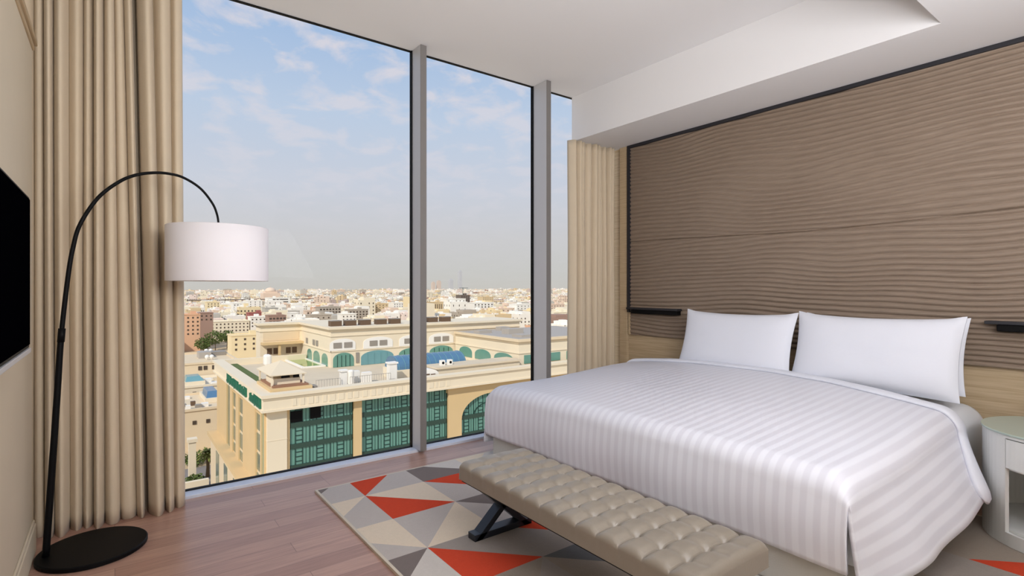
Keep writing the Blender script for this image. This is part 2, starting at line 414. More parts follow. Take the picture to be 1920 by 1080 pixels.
m = MB(); m.grid([[(x, 3.492, z) for x in (-.05, .05, .15, .25)] for z in (2.955, 1.5, .001)]); m.build('gap_backing', 'curt', t, solid=.003)  # cloth sheet added behind the drape gap to keep daylight out of it
t = thing('curtain', 'beige curtain hanging at the far corner between the narrow pane and the oak strip', 'curtain', (3.6, 3.53, 0), 'beige floor length curtains')
xs = [3.318, 3.40, 3.455, 3.53, 3.60, 3.65, 3.69, 3.74, 3.80, 3.845, 3.905]
m = MB(); m.grid(curtain(xs, xs, 3.585, .075, ZS-.006, 1, zb=.02, seed=.5)); m.build('drape', 'curt', t, solid=.004)

# ================================================================ TELEVISION
t = thing('television', 'wall mounted black television cut off at the left edge of the picture', 'television', (-.3, 2.2, .95))
TVY = 2.40
MB().box(-.272, -.230, 1.15, TVY, 1.0, 1.505).build('housing', 'black', t, bevel=.004)
MB().box(-.2298, -.2275, 1.16, TVY-.010, 1.012, 1.495).build('screen', 'screen', t)
MB().box(-.275, -.226, 1.15, TVY, .984, .9995).build('lower_bezel', 'alu', t, bevel=.002)
MB().box(-.3015, -.273, 1.4, 2.15, 1.1, 1.4).build('wall_bracket', 'black', t)

# ================================================================ ARC LAMP
LY = 3.09
t = thing('arc_floor_lamp', 'black arc floor lamp with a white drum shade in front of the left curtain', 'lamp', (-.09, LY, 0))
m = MB(); m.lathe((-.078, LY, 0), [(.0, 0), (.200, 0), (.205, .004), (.205, .018), (.200, .022), (0, .022)], 64); m.build('base', 'black', t, smooth=False, weld=True)
arc = [(-.243, .022), (-.222, .40), (-.204, .74), (-.191, .988), (-.168, 1.25), (-.150, 1.385), (-.125, 1.49), (-.062, 1.614), (.017, 1.698), (.083, 1.738), (.152, 1.757), (.215, 1.760), (.276, 1.747), (.347, 1.702), (.400, 1.631), (.421, 1.573), (.427, 1.525)]
def cr(pts, n=8):
    out = []
    P = [pts[0]]+pts+[pts[-1]]
    for i in range(1, len(P)-2):
        for k in range(n):
            u = k/n; a, b, c, d = [Vector(q) for q in (P[i-1], P[i], P[i+1], P[i+2])]
            out.append(.5*((2*b)+(c-a)*u+(2*a-5*b+4*c-d)*u*u+(3*b-a-3*c+d)*u**3))
    out.append(Vector(pts[-1])); return out
A = cr([(x, LY, z) for x, z in arc])
k0 = 8*3
m = MB(); m.tube(A[:k0+1], [lerp(.0135, .0115, i/k0) for i in range(k0+1)], 14); m.build('lower_pole', 'black', t, smooth=True)
m = MB(); m.tube(A[k0-1:], [lerp(.0095, .005, i/(len(A)-k0)) for i in range(len(A)-k0+1)], 12); m.build('arched_arm', 'black', t, smooth=True)
m = MB(); m.tube([(-.1925, LY, .96), (-.1885, LY, 1.02)], .0135, 14); m.build('joint_collar', 'black', t, smooth=True)
sx = .427; R = .233
m = MB(); m.lathe((sx, LY, 1.236), [(R, 0), (R, .274), (R-.004, .276), (R-.006, .270), (R-.006, .004), (R-.004, 0), (R, 0)], 72)
sh = m.build('lamp_shade', 'shade', t, smooth=False, weld=True)
for f in sh.data.polygons: f.use_smooth = abs(f.normal.z) < .5
m = MB(); m.lathe((sx, LY, 1.246), [(0, 0), (R-.007, 0), (R-.007, .003), (0, .003)], 48); m.build('diffuser', 'shade', sh, weld=True)
m = MB(); m.lathe((sx, LY, 1.480), [(0, 0), (.02, 0), (.02, .045), (0, .045)], 20)
for k in range(3):
    a = k*2*PI/3+.3; m.tube([(sx, LY, 1.5), (sx+(R-.005)*math.cos(a), LY+(R-.005)*math.sin(a), 1.5)], .003, 6)
m.build('shade_carrier', 'black', t)

# ================================================================ RUG
t = thing('area_rug', 'large rug patterned with red, cream and grey triangles under the bench and bed', 'rug', (2.2, 1.3, 0))
RX0, RX1, RY0, RY1 = .94, 3.62, -.9, 3.19
GX, GY, PX, PYt = 1.145, 2.93, .37, .3775
cells = {}
# key (column,row): (diagonal, first colour, second colour); 'A' = TL-BR: (upper right, lower left); 'B' = BL-TR: (upper left, lower right)
cells.update({(-1, -1): ('B', 'dark', 'grey'), (0, -1): ('B', 'red', 'grey'), (1, -1): ('A', 'pale', 'dark'), (2, -1): ('B', 'cream', 'pale'), (3, -1): ('A', 'grey', 'cream'),
    (-1, 0): ('B', 'cream', 'grey'), (0, 0): ('A', 'cream', 'red'), (1, 0): ('A', 'red', 'grey'), (2, 0): ('B', 'grey', 'mid'), (3, 0): ('A', 'red', 'grey'),
    (-1, 1): ('A', 'cream', 'grey'), (0, 1): ('B', 'grey', 'cream'), (1, 1): ('A', 'dark', 'grey'), (2, 1): ('B', 'mid', 'grey'),
    (-1, 2): ('B', 'dark', 'pale'), (0, 2): ('A', 'mid', 'red'), (1, 2): ('A', 'red', 'mid'), (2, 2): ('A', 'grey', 'tan'),
    (-1, 3): ('A', 'pale', 'mid'), (0, 3): ('B', 'tan', 'mid'), (1, 3): ('A', 'slate', 'tan'), (2, 3): ('B', 'grey', 'slate')})
cells[(5, 6)] = ('A', 'tan', 'red'); cells[(4, 5)] = ('B', 'tan', 'mid'); cells[(5, 5)] = ('B', 'tan', 'tan'); cells[(4, 6)] = ('A', 'mid', 'tan'); cells[(6, 5)] = ('A', 'mid', 'tan'); cells[(6, 6)] = ('B', 'tan', 'tan')
keys = ['grey', 'pale', 'cream', 'mid', 'red', 'dark', 'tan', 'slate']
rr = random.Random(5)
def clip(poly):
    for ax, lo, sgn in ((0, RX0+.012, 1), (0, RX1-.012, -1), (1, RY0+.012, 1), (1, RY1-.012, -1)):
        out = []
        for i in range(len(poly)):
            a, b = poly[i], poly[(i+1) % len(poly)]
            da, db = (a[ax]-lo)*sgn, (b[ax]-lo)*sgn
            if da >= 0: out.append(a)
            if da*db < 0:
                k = da/(da-db); out.append((a[0]+(b[0]-a[0])*k, a[1]+(b[1]-a[1])*k))
        poly = out
        if not poly: return []
    return poly
m = MB(); zt = .0125
for ci in range(-1, 8):
    for ri in range(-1, 12):
        x0, x1 = GX+ci*PX, GX+(ci+1)*PX; y1, y0 = GY-ri*PYt, GY-(ri+1)*PYt
        d, a, b = cells.get((ci, ri), (rr.choice('AB'), rr.choice(keys[:6]), rr.choice(keys[:4])))
        TL, TR, BR, BL = (x0, y1), (x1, y1), (x1, y0), (x0, y0)
        tris = ((TL, TR, BR), (TL, BR, BL)) if d == 'A' else ((BL, TR, TL), (BL, BR, TR))
        for tri, c in zip(tris, (a, b)):
            p = clip(list(tri))
            if len(p) > 2:
                f = m.bm.faces.new([m.bm.verts.new((q[0], q[1], zt)) for q in p]); f.material_index = keys.index(c)
pile = m.build('pile', ['rug_'+k for k in keys], t, weld=False)
for f in pile.data.polygons:
    if f.normal.z < 0: f.flip() if hasattr(f, 'flip') else None
m = MB(); m.box(RX0, RX0+.013, RY0, RY1, 0, .0128); m.box(RX1-.013, RX1, RY0, RY1, 0, .0128); m.box(RX0+.013, RX1-.013, RY1-.013, RY1, 0, .0128); m.box(RX0+.013, RX1-.013, RY0, RY0+.013, 0, .0128)
m.build('binding', 'rug_edge', t)
RZ = .0135

# ================================================================ BENCH
t = thing('bench', 'low taupe tufted leather bench on dark crossed legs at the foot of the bed', 'bench', (1.51, 1.52, RZ))
BX0, BX1, BY0, BY1, BZ0, BZ1 = 1.315, 1.715, .885, 2.185, .288, .372
nx, ny = 56, 620; cell = .1
buttons = [(1.415, 1.515, 1.615)]
byn = 13
def seat_h(x, y):
    u = (x-BX0)/(BX1-BX0); v = (y-BY0)/(BY1-BY0)
    px_ = abs(((x-1.415)/.1) - round((x-1.415)/.1))      # 0 on button rows
    inrow = 1 if 1.37 < x < 1.66 else .25
    yy = (y-BY0)/.1; py_ = abs(yy-round(yy))
    k = round(yy); ingrid = 1 if 0 < k < 13 else 0
    edge = min(1, (y-BY0)/.05, (BY1-y)/.05)
    dp = 0
    if ingrid:
        inx = 1 if BX0+.012 < x < BX1-.012 else .5
        dp += inx*.012*math.exp(-(py_*.1/.0024)**2)
        dp += inx*.0135*math.exp(-(py_*.1/.019)**2)
        rr_ = math.hypot(px_*.1, py_*.1)
        dp += (1 if inrow == 1 else 0)*.012*math.exp(-(rr_/.012)**2)
    dp += (.0065*math.exp(-(px_*.1/.018)**2) if inrow == 1 else 0)
    return -dp*max(0, edge)
rows = []
Rr = .028
prof = []      # across x : from bottom side up, over, and down
def around(n0, n1):
    pass
xsN = []
H = BZ1-BZ0
for i in range(6): xsN.append((0, lerp(0, H-Rr, i/6)))
for i in range(7): a = PI/2*i/6; xsN.append((Rr-Rr*math.cos(a), H-Rr+Rr*math.sin(a)))
N_ = 84
for i in range(1, N_): xsN.append((lerp(Rr, (BX1-BX0)-Rr, i/N_), H))
for i in range(7): a = PI/2*(1-i/6); xsN.append(((BX1-BX0)-Rr+Rr*math.cos(a), H-Rr+Rr*math.sin(a)))
for i in range(1, 7): xsN.append((BX1-BX0, lerp(H-Rr, 0, i/6)))
for j in range(ny+1):
    y = lerp(BY0, BY1, j/ny); e = min(y-BY0, BY1-y)
    zr = 0
    if e < Rr: zr = Rr-math.sqrt(max(0, Rr*Rr-(Rr-e)**2))
    r = []
    for (dx_, dz_) in xsN:
        x = BX0+dx_; top = dz_ > H-Rr-.001
        z = BZ0+dz_
        if dz_ > H-Rr: z -= zr*((dz_-(H-Rr))/Rr)
        if dz_ >= H*.6:
            z += seat_h(x, y)*smooth((dz_-H*.6)/(H*.4))
            z += .006*math.sin(PI*dx_/(BX1-BX0))
        sc_ = 1-(zr/Rr*.012 if e < Rr else 0)
        x = (BX0+BX1)/2+(x-(BX0+BX1)/2)*(1-.03*(zr/Rr)**2)
        yy = (y-BY0)/.1; py_ = abs(yy-round(yy))
        if dz_ < H-.001: x += (.0025*math.exp(-(py_*.1/.012)**2))*(1 if dx_ < .1 else -1)*smooth(dz_/H)
        r.append((x, y, z))
    rows.append(r)
m = MB(); m.grid(rows); m.bm.faces.new([m.bm.verts.new(p) for p in rows[0]]); m.bm.faces.new([m.bm.verts.new(p) for p in rows[-1]][::-1])
m.quad((BX0, BY0, BZ0), (BX1, BY0, BZ0), (BX1, BY1, BZ0), (BX0, BY1, BZ0))
m.build('tufted_seat', 'leath', t, weld=True)
m = MB(); m.box(BX0+.012, BX1-.012, BY0+.012, BY1-.012, BZ0-.012, BZ0-.0005); m.build('under_frame', 'black', t)
m = MB()
for i in range(3):
    for k in range(1, 13):
        m.lathe((1.415+.1*i, BY0+.1*k, BZ1-.0465), [(0, 0), (.005, 0), (.006, .003), (.004, .006), (0, .007)], 10)
b = m.build('buttons', 'leath', t, smooth=True, weld=True); b['kind'] = 'stuff'
for yc in (2.115, .955):
    m = MB(); wd = .030; zt_ = BZ0-.0125
    def bar(x0, z0, x1, z1):
        d = Vector((x1-x0, 0, z1-z0)); L = d.length/2
        m.obox(((x0+x1)/2, yc, (z0+z1)/2), d, (0, 1, 0), d.cross(Vector((0, 1, 0))), L, wd, .015)
    m.box(1.345, 1.685, yc-wd, yc+wd, RZ, RZ+.03)
    hw = .021
    for s_ in (1, -1):
        xa, xb = (1.345+hw, 1.685-hw) if s_ > 0 else (1.685-hw, 1.345+hw)
        # sheared bar: feet cut flat
        pts = [(xa-hw, yc-wd, RZ), (xa+hw, yc-wd, RZ), (xb+hw, yc-wd, zt_), (xb-hw, yc-wd, zt_)]
        m.prism(pts, (0, 2*wd, 0))
    m.build('leg', 'legm', t, bevel=.0015)

# ================================================================ BED
FX, HX = 2.10, 3.93
Y0, Y1 = .80, 3.10; YM = (Y0+Y1)/2
t = thing('bed', 'wide upholstered double bed made up in white, its head against the carved panel', 'bed', (3.0, YM, RZ))
m = MB(); m.box(2.125, HX, Y0+.03, Y1-.03, RZ, .19); m.build('bed_base', 'base', t, bevel=.015, seg=3)
# mattress: rounded box
def rbox(mb, x0, x1, y0, y1, z0, z1, r, n=14, crown=0):
    rows = []
    prof = [(0, z0)]+[(0, lerp(z0, z1-r, i/5)) for i in range(1, 6)]+[(r-r*math.cos(PI/2*i/6), z1-r+r*math.sin(PI/2*i/6)) for i in range(1, 7)]
    def ring(ins, z):
        X0, X1, Y0_, Y1_ = x0+ins, x1-ins, y0+ins, y1-ins; rc = max(r-ins, .004)*1.3; out = []
        for cx, cy, a0 in ((X1-rc, Y1_-rc, 0), (X0+rc, Y1_-rc, PI/2), (X0+rc, Y0_+rc, PI), (X1-rc, Y0_+rc, 1.5*PI)):
            for k in range(7): a = a0+PI/2*k/6; out.append((cx+rc*math.cos(a), cy+rc*math.sin(a), z))
        return out
    for ins, z in prof: rows.append(ring(ins, z))
    mb.grid(rows, closed=True)
    mb.bm.faces.new([mb.bm.verts.new(p) for p in rows[-1]]); mb.bm.faces.new([mb.bm.verts.new(p) for p in rows[0]][::-1])
rows = []
for i in range(41):
    x = lerp(2.14, HX, i/40); e = min(x-2.14, HX-x); rx = 0 if e > .08 else .08-math.sqrt(max(0, .08**2-(.08-e)**2))
    ztm = .478+.055*smooth((x-2.6)/.9); r = []
    ya, yb = Y0-.008, Y1-.03; prof = [(0, lerp(.192, ztm-.09, k/4)) for k in range(5)]+[(.09-.09*math.cos(PI/2*k/8), ztm-.09+.09*math.sin(PI/2*k/8)) for k in range(1, 9)]
    prof = [(ya+a_, z_) for a_, z_ in prof]+[(lerp(ya+.09, yb-.09, k/30), ztm) for k in range(1, 30)]+[(yb-a_, z_) for a_, z_ in prof[::-1]]
    for y_, z_ in prof:
        v_ = abs(2*(y_-ya)/(yb-ya)-1)
        z2 = z_+.05*(1-v_**3.5)*smooth((z_-.3)/.15)
        r.append((x, y_, max(.192, z2-rx*smooth((z_-.25)/.15))))
    rows.append(r)
m = MB(); m.grid(rows); m.bm.faces.new([m.bm.verts.new(p) for p in rows[0]]); m.bm.faces.new([m.bm.verts.new(p) for p in rows[-1]][::-1])
m.build('mattress', 'sheet', t, weld=True)

# ---- duvet
HEM = .165; R = .085; ZT = .505
def xhead(y):
    k = smooth((1.95-y)/(1.95-.72))
    return 3.575-.165*k+.0*y
def crown(x, y):
    v = (y-Y0)/(Y1-Y0); c = 1-abs(2*v-1)**2.6
    return .07*max(0, c)*(.35+.65*smooth((x-FX)/.6))+.045*smooth((x-2.5)/1.0)
# cross parameters
cr_t = []; LH = ZT-R-HEM
acc = 0
for i in range(13): cr_t.append(('n', 1-i/12))
for i in range(1, 8): cr_t.append(('na', i/8))
for i in range(57): cr_t.append(('t', i/56))
for i in range(1, 8): cr_t.append(('fa', i/8))
for i in range(13): cr_t.append(('f', i/12))
def cross(kind, u):
    # returns y, dz, hang fraction, uv coordinate
    if kind == 't': y = lerp(Y0+R, Y1-R, u); return y, 0, 0, y
    if kind == 'na': a = PI/2*u; return Y0+R-R*math.cos(a), -R+R*math.sin(a), 0, Y0+R-R*PI/2*(1-u)
    if kind == 'fa': a = PI/2*(1-u); return Y1-R+R*math.cos(a), -R+R*math.sin(a), 0, Y1-R+R*PI/2*u
    if kind == 'n': return Y0, -R, u, Y0+R-R*PI/2-LH*u
    if kind == 'f': return Y1, -R, u, Y1-R+R*PI/2+LH*u
ss = [('h', i/16) for i in range(0, 17)]      # foot hang, 1 = at the edge
S_foot = [('fh', 1-i/14) for i in range(15)]  # 1 = hem, 0 = top of hang
S_arc = [('fa', i/7) for i in range(1, 8)]
S_top = [('tp', i/40) for i in range(1, 41)]
def along(kind, u, xh):
    if kind == 'fh': return FX, -R, u
    if kind == 'fa': a = PI/2*u; return FX+R-R*math.cos(a), -R+R*math.sin(a), 0
    return lerp(FX+R, xh, u), 0, 0
def point(S, T):
    y, dzc, hf, uu = cross(*T)
    xh = xhead(max(y, Y0))
    if T[0] == 'n': xh = xhead(Y0)-.19*hf**1.1
    x, dzs, hs = along(S[0], S[1], xh)
    zc = crown(x, min(max(y, Y0), Y1))
    wr = .0025*noise.noise(Vector((x*7, y*7, 0)))
    if hf == 0:
        if hs == 0:
            z = ZT+zc+dzc+dzs+wr
            if dzc and dzs: z = ZT+zc-R+ (R+dzc)*(R+dzs)/R
        else:
            ztop = ZT+zc-R+(0 if True else dzc)
            ztop = ZT+zc-R
            z = lerp(ztop, HEM+.01, hs)
            x = FX-.012*math.sin(PI*hs)-.006*math.sin(y*9)*hs
            y = y+(Y0-y)*0
    else:
        ztop = ZT+zc-R
        if S[0] == 'fa': ztop = ZT+zc-R
        rag = .004*math.sin(x*8)
        z = lerp(ztop, .115+.085*max(0, min(1, (x-2.2)/.85))+rag, hf)
        fl = .045+.095*smooth((x-FX)/.45)
        if T[0] == 'n': y = Y0-fl*hf**1.15-.008*math.sin(x*9)*hf
        else: y = Y1+.03*hf
        if S[0] == 'fa': x = lerp(x, FX+ (x-FX)*.6-.005, hf)
    return (x, y, z), (uu, x-hs*.3)
m = MB()
# top + side panels
T_all = cr_t
rows = []; uvs = []
for S in S_arc+S_top:
    r = []; q = []
    for T in T_all:
        p, uvv = point(S, T); r.append(p); q.append(uvv)
    rows.append(r); uvs.append(q)
# row at the very foot edge (shared with the foot hang)
r0 = []; q0 = []
for T in T_all:
    p, uvv = point(('fa', 0.0), T); r0.append(p); q0.append(uvv)
m.grid([r0]+rows, uvs=[q0]+uvs)
# foot hang
Tc = [T for T in T_all if T[0] in ('na', 't', 'fa')]
Tc = [('n', 0)]+Tc+[('f', 0)]
rows = []; uvs = []
for S in S_foot:
    r = []; q = []
    for T in Tc:
        y, dzc, hf, uu = cross(*T); xh = 3
        p, uvv = point((S[0], S[1]), (T[0], T[1]) if T[0] not in ('n', 'f') else ('na' if T[0] == 'n' else 'fa', 0 if T[0] == 'n' else 1))
        r.append(p); q.append((uu, uvv[1]))
    rows.append(r); uvs.append(q)
m.grid(rows, uvs=uvs)
dv = thing('duvet', 'white satin striped duvet spread over the bed with its top edge turned down', 'duvet', (2.8, YM, .165))
m.build('duvet_cover', 'stripe', dv, weld=True, solid=.016)
# turned down hem roll
path = []
for T in T_all:
    p, _ = point(('tp', 1.0), T); path.append((Vector(p), T))
rows = []
for i, (p, T) in enumerate(path):
    a = path[max(0, i-1)][0]; b = path[min(len(path)-1, i+1)][0]
    tan = (b-a).normalized()
    if T[0] == 'n': nrm = Vector((0, -1, .35)).normalized()
    elif T[0] == 'f': nrm = Vector((0, 1, 0))
    elif T[0] == 'na': g = PI/2*T[1]; nrm = Vector((0, -math.cos(g), math.sin(g)))
    elif T[0] == 'fa': g = PI/2*(1-T[1]); nrm = Vector((0, math.cos(g), math.sin(g)))
    else: nrm = Vector((0, 0, 1))
    nrm = (nrm-tan*nrm.dot(tan)).normalized(); side = tan.cross(nrm).normalized()
    if side.x < 0: side = -side
    hf = T[1] if T[0] in ('n', 'f') else 0
    wv = 1+.12*math.sin(i*.5)
    ww = .046*wv*(1+.25*hf); hh = .0155*(1+.9*hf)
    endc = math.sqrt(max(.05, 1-(max(0, hf-.8)/.2)**2)) if hf > .8 else 1
    r = []
    for k in range(16):
        an = 2*PI*k/16
        r.append(p+side*(ww*endc*math.cos(an)+.012)+nrm*(hh*endc*math.sin(an)+.016))
    rows.append(r)
m = MB(); m.grid(rows, closed=True); m.bm.faces.new([m.bm.verts.new(p) for p in rows[0]]); m.bm.faces.new([m.bm.verts.new(p) for p in rows[-1]][::-1])
hr = m.build('turned_hem', 'linen', dv, weld=True); hr['label'] = 'plain white rolled hem'

# ---- pillows
def pillow(name, yc, W, Hh, base, lean, thick, label, seed, yaw=0):
    n1, n2 = 40, 26
    f, bk = [], []
    for sgn, out in ((-1, f), (1, bk)):
        for i in range(n2+1):
            v = -1+2*i/n2; r = []
            for j in range(n1+1):
                u = -1+2*j/n1
                T = thick*((1-abs(u)**3.2)*(1-abs(v)**3.2))**.55
                if v < 0: T *= 1+.25*(-v)*(1-abs(u)**4)
                x = sgn*(T+.002)
                y = u*W/2*(1-.045*(1-v*v)*abs(u)**3)
                z = v*Hh/2*(1-.05*(1-u*u)*abs(v)**3)
                x += .004*noise.noise(Vector((u*2.2+seed, v*2.2, sgn)))*(1-abs(u)**6)*(1-abs(v)**6)
                z += -.010*max(0, v)*(1-u*u)
                z += .010*smooth((abs(u)-.8)/.2)*smooth((v-.7)/.3)
                r.append(Vector((x, y, z)))
            out.append(r)
    a = math.radians(lean); ca, sa = math.cos(a), math.sin(a)
    yw = math.radians(yaw)
    def tr(p):
        z = p.z+Hh/2
        X, Z = p.x*ca+z*sa, -p.x*sa+z*ca
        Yy = p.y
        X, Yy = X*math.cos(yw)-Yy*math.sin(yw), X*math.sin(yw)+Yy*math.cos(yw)
        return Vector((X+base[0], Yy+yc, Z+base[1]))
    m = MB(); m.grid([[tr(p) for p in r] for r in f]); m.grid([[tr(p) for p in r] for r in bk])
    o = m.build(name, 'linen', None, weld=True, smooth=True)
    tag(o, label, 'pillow', 'white pillows propped at the head of the bed')
    return o
pillow('pillow', 2.185, .885, .455, (3.635, .585), 17, .072, 'plump white pillow on the window side of the bed', 1.0)
pillow('pillow', 1.288, .900, .475, (3.625, .578), 17, .078, 'plump white front pillow on the side nearer the nightstand', 4.0)
pillow('pillow', 1.30, .895, .440, (3.795, .592), 14, .05, 'white pillow mostly hidden behind the front pillow nearer the nightstand', 8.0)

# ================================================================ NIGHTSTAND
NC = (3.545, .405); NR = .32
t = thing('nightstand', 'round white nightstand with a glass top, drawer and open niche beside the bed', 'nightstand', (NC[0], NC[1], 0))
a_open0, a_open1 = math.radians(143), math.radians(237)   # opening in the drum wall
def arcw(a0, a1, r0, r1, z0, z1, n=40):
    m = MB(); pts = [(NC[0]+r1*math.cos(lerp(a0, a1, i/n)), NC[1]+r1*math.sin(lerp(a0, a1, i/n)), z0) for i in range(n+1)]
    pts += [(NC[0]+r0*math.cos(lerp(a1, a0, i/n)), NC[1]+r0*math.sin(lerp(a1, a0, i/n)), z0) for i in range(n+1)]
    for i in range(n):
        a, b, c, d = pts[i], pts[i+1], pts[2*n-i], pts[2*n+1-i]
        lo = [Vector(q) for q in (a, b, c, d)]; up = [q+Vector((0, 0, z1-z0)) for q in lo]
        m.quad(*lo); m.quad(*up[::-1]); m.quad(lo[0], up[0], up[1], lo[1]); m.quad(lo[2], up[2], up[3], lo[3])
        if i == 0: m.quad(lo[0], lo[3], up[3], up[0])
        if i == n-1: m.quad(lo[1], up[1], up[2], lo[2])
    return m
NB = RZ+.001
m = arcw(a_open1, a_open0+2*PI, NR-.018, NR, NB, .520, 60)
m2 = arcw(a_open0, a_open1, NR-.018, NR, NB, .075, 24); m3 = arcw(a_open0, a_open1, NR-.018, NR, .508, .520, 24)
for q in (m2, m3):
    me = bpy.data.meshes.new('x'); q.bm.to_mesh(me); m.bm.from_mesh(me)
m.lathe((NC[0], NC[1], .0755), [(0, 0), (NR-.0185, 0), (NR-.0185, .012), (0, .012)], 48)
m.lathe((NC[0], NC[1], .505), [(0, 0), (NR-.0185, 0), (NR-.0185, .014), (0, .014)], 48)
m.lathe((NC[0], NC[1], .360), [(0, 0), (NR-.0185, 0), (NR-.0185, .008), (0, .008)], 48)
m.build('drum_body', 'lacq', t)
m = arcw(a_open0+.012, a_open1-.012, NR-.018, NR+.001, .372, .504, 24); m.build('drawer', 'lacq', t)
m = MB(); m.lathe((NC[0], NC[1], .5215), [(0, 0), (NR+.004, 0), (NR+.006, .002), (NR+.006, .008), (NR+.004, .010), (0, .010)], 72); m.build('glass_top', 'gtop', t, weld=True)

# ================================================================ OUTSIDE: ground
GZ = -52.0
m = MB(); m.quad((-6000, 40, GZ), (16000, 40, GZ), (16000, 16000, GZ), (-6000, 16000, GZ))
g = struct(m.build('ground', 'ground', origin=(0, 40, GZ)), 'sandy city ground far below the window', 'ground')
m = MB(); m.box(2, 18.2, 120, 182, GZ, GZ+.05); m.box(18.2, 40, 150, 182, GZ, GZ+.05)
struct(m.build('road', 'road'), 'grey side street below the palm tree', 'road')

# ================================================================ OUTSIDE: the building across the street
PT, PB = -16.5, -19.3
b = thing('building', 'long cream building with teal glass bays, green roof sign and a rooftop pool terrace', 'building', (60, 110, GZ))
m = MB(); m.box(20.3, 100, 95.9, 147, GZ, -18.0); m.box(18.6, 20.4, 97, 147, GZ, -34.5)
m.build('body', 'stone', b)
m = MB(); m.box(18.0, 20.5, 94.6, 148, -34.5, -33.6); m.build('podium_ledge', 'stoneo', b)
m = MB(); m.box(21.0, 99, 96, 146, -18.0, -17.95); m.build('terrace_floor', 'roofc', b)
m = MB()
m.box(19.5, 100, 94.0, 95.55, PB, PT); m.box(19.5, 21.1, 95.6, 148, PB, PT); m.box(21.1, 41, 146.6, 148, PB, PT)
m.box(19.1, 100, 93.6, 95.9, PT-.45, PT+.08); m.box(19.1, 21.4, 95.9, 148.2, PT-.45, PT+.08)
m.box(19.2, 100, 93.75, 94.1, PB, PB+.35); m.box(19.2, 19.6, 94.1, 148.1, PB, PB+.35)
m.box(19.3, 100, 93.85, 94.1, PT-.8, PT-.45)
m.build('parapet', 'stone2', b)
# faint relief blocks on the front parapet
rr = random.Random(3); x = 24
while x < 54:
    wd = rr.uniform(.5, 1.1); m = MB(); m.box(x, x+wd, 93.93, 94.0, -18.7, -17.5); m.build('relief_panel', 'stone2', b); x += wd+rr.uniform(.25, .9)
# front piers
def part(name, mt, par, *boxes):
    m = MB()
    for q in boxes: m.box(*q)
    return m.build(name, mt, par)
part('corner_pier', 'stone2', b, (20.3, 23.4, 95.0, 95.95, GZ, PB), (20.25, 23.45, 94.95, 95.9, -24.4, -24.3))
part('pier', 'stoneo', b, (23.4, 23.9, 95.3, 95.95, GZ, PB))
part('pier', 'stoneo', b, (35.0, 36.5, 95.0, 95.95, GZ, PB))
part('pier', 'stoneo', b, (54.8, 58.0, 95.0, 95.95, GZ, PB), (54.6, 100, 94.8, 95.95, -20.4, PB), (73.2, 100, 95.0, 95.95, GZ, PB))
def archpts(x0, x1, z0, zs, ry, n=20, y=0):
    c = (x0+x1)/2; rx = (x1-x0)/2
    return [(x0, y, z0)]+[(c-rx*math.cos(PI*i/n), y, zs+ry*math.sin(PI*i/n)) for i in range(n+1)]+[(x1, y, z0)]
# wall around the great arch: spandrel corners
m = MB(); pts = archpts(58.0, 73.2, -26.1, -26.1, 4.6, 24)
for i in range(1, len(pts)-2):
    a, c = pts[i], pts[i+1]
    m.prism([(a[0], 95.0, a[2]), (c[0], 95.0, c[2]), (c[0], 95.0, -20.4), (a[0], 95.0, -20.4)], (0, .9, 0))
m.build('arch_wall', 'stoneo', b)
SP = [-22.0-3.65*i for i in range(8)]
def glass_bay(x0, x1, x_l, arch=False):
    m = MB()
    if arch: m.prism([(p[0], 95.7, p[2]) for p in archpts(x0, x1, -50, -26.1, 4.6, 24)], (0, .15, 0))
    else: m.box(x0, x1, 95.7, 95.85, -50, PB)
    g = m.build('glass_bay', 'teal', b)
    m = MB(); k = 0
    for z in SP:
        if arch and z > -25: continue
        m.box(x0, x1, 95.5, 95.7, z-.85, z)
    m.build('spandrel', 'teald', g)
    m = MB(); x = x_l; k = 0
    def top(x):
        if not arch: return PB
        u = (x-(x0+x1)/2)/((x1-x0)/2); return -26.1+4.6*math.sqrt(max(0, 1-u*u))
    while x < x1-.1:
        m.box(x-.06, x+.06, 95.58, 95.7, -50, min(PB, top(x)))
        if k % 3 == 0 and x+1.2 < x1:
            for z in SP:
                for d in (.55, 1.35, 2.15):
                    if z+d < top(x+.6)-.1: m.box(x, x+1.2, 95.6, 95.7, z+d-.06, z+d+.06)
        else:
            m.box(x+.56, x+.62, 95.64, 95.7, -50, min(PB, top(x+.6)))
        x += 1.2; k += 1
    m.box(x0, x0+.15, 95.5, 95.7, -50, top(x0+.15)); m.box(x1-.15, x1, 95.5, 95.7, -50, top(x1-.15))
    if arch:
        c = (x0+x1)/2
        for q in (.55, .97):
            for i in range(24):
                a0, a1 = PI*i/24, PI*(i+1)/24
                p = [(c-7.6*f*math.cos(a), 95.58, -26.1+4.6*f*math.sin(a)) for a in (a0, a1) for f in (q, q+.03)]
                m.prism([p[0], p[1], p[3], p[2]], (0, .12, 0))
    m.build('mullion_grid', 'mull', g)
    return g
g = glass_bay(23.9, 35.0, 24.9)
part('dark_open_window', 'black', g, (24.1, 26.0, 95.45, 95.6, -21.9, -20.0)); part('dark_open_window', 'black', g, (27.4, 29.2, 95.45, 95.6, -21.7, -19.6))
glass_bay(36.5, 54.8, 37.5); glass_bay(58.0, 73.2, 58.9, True)
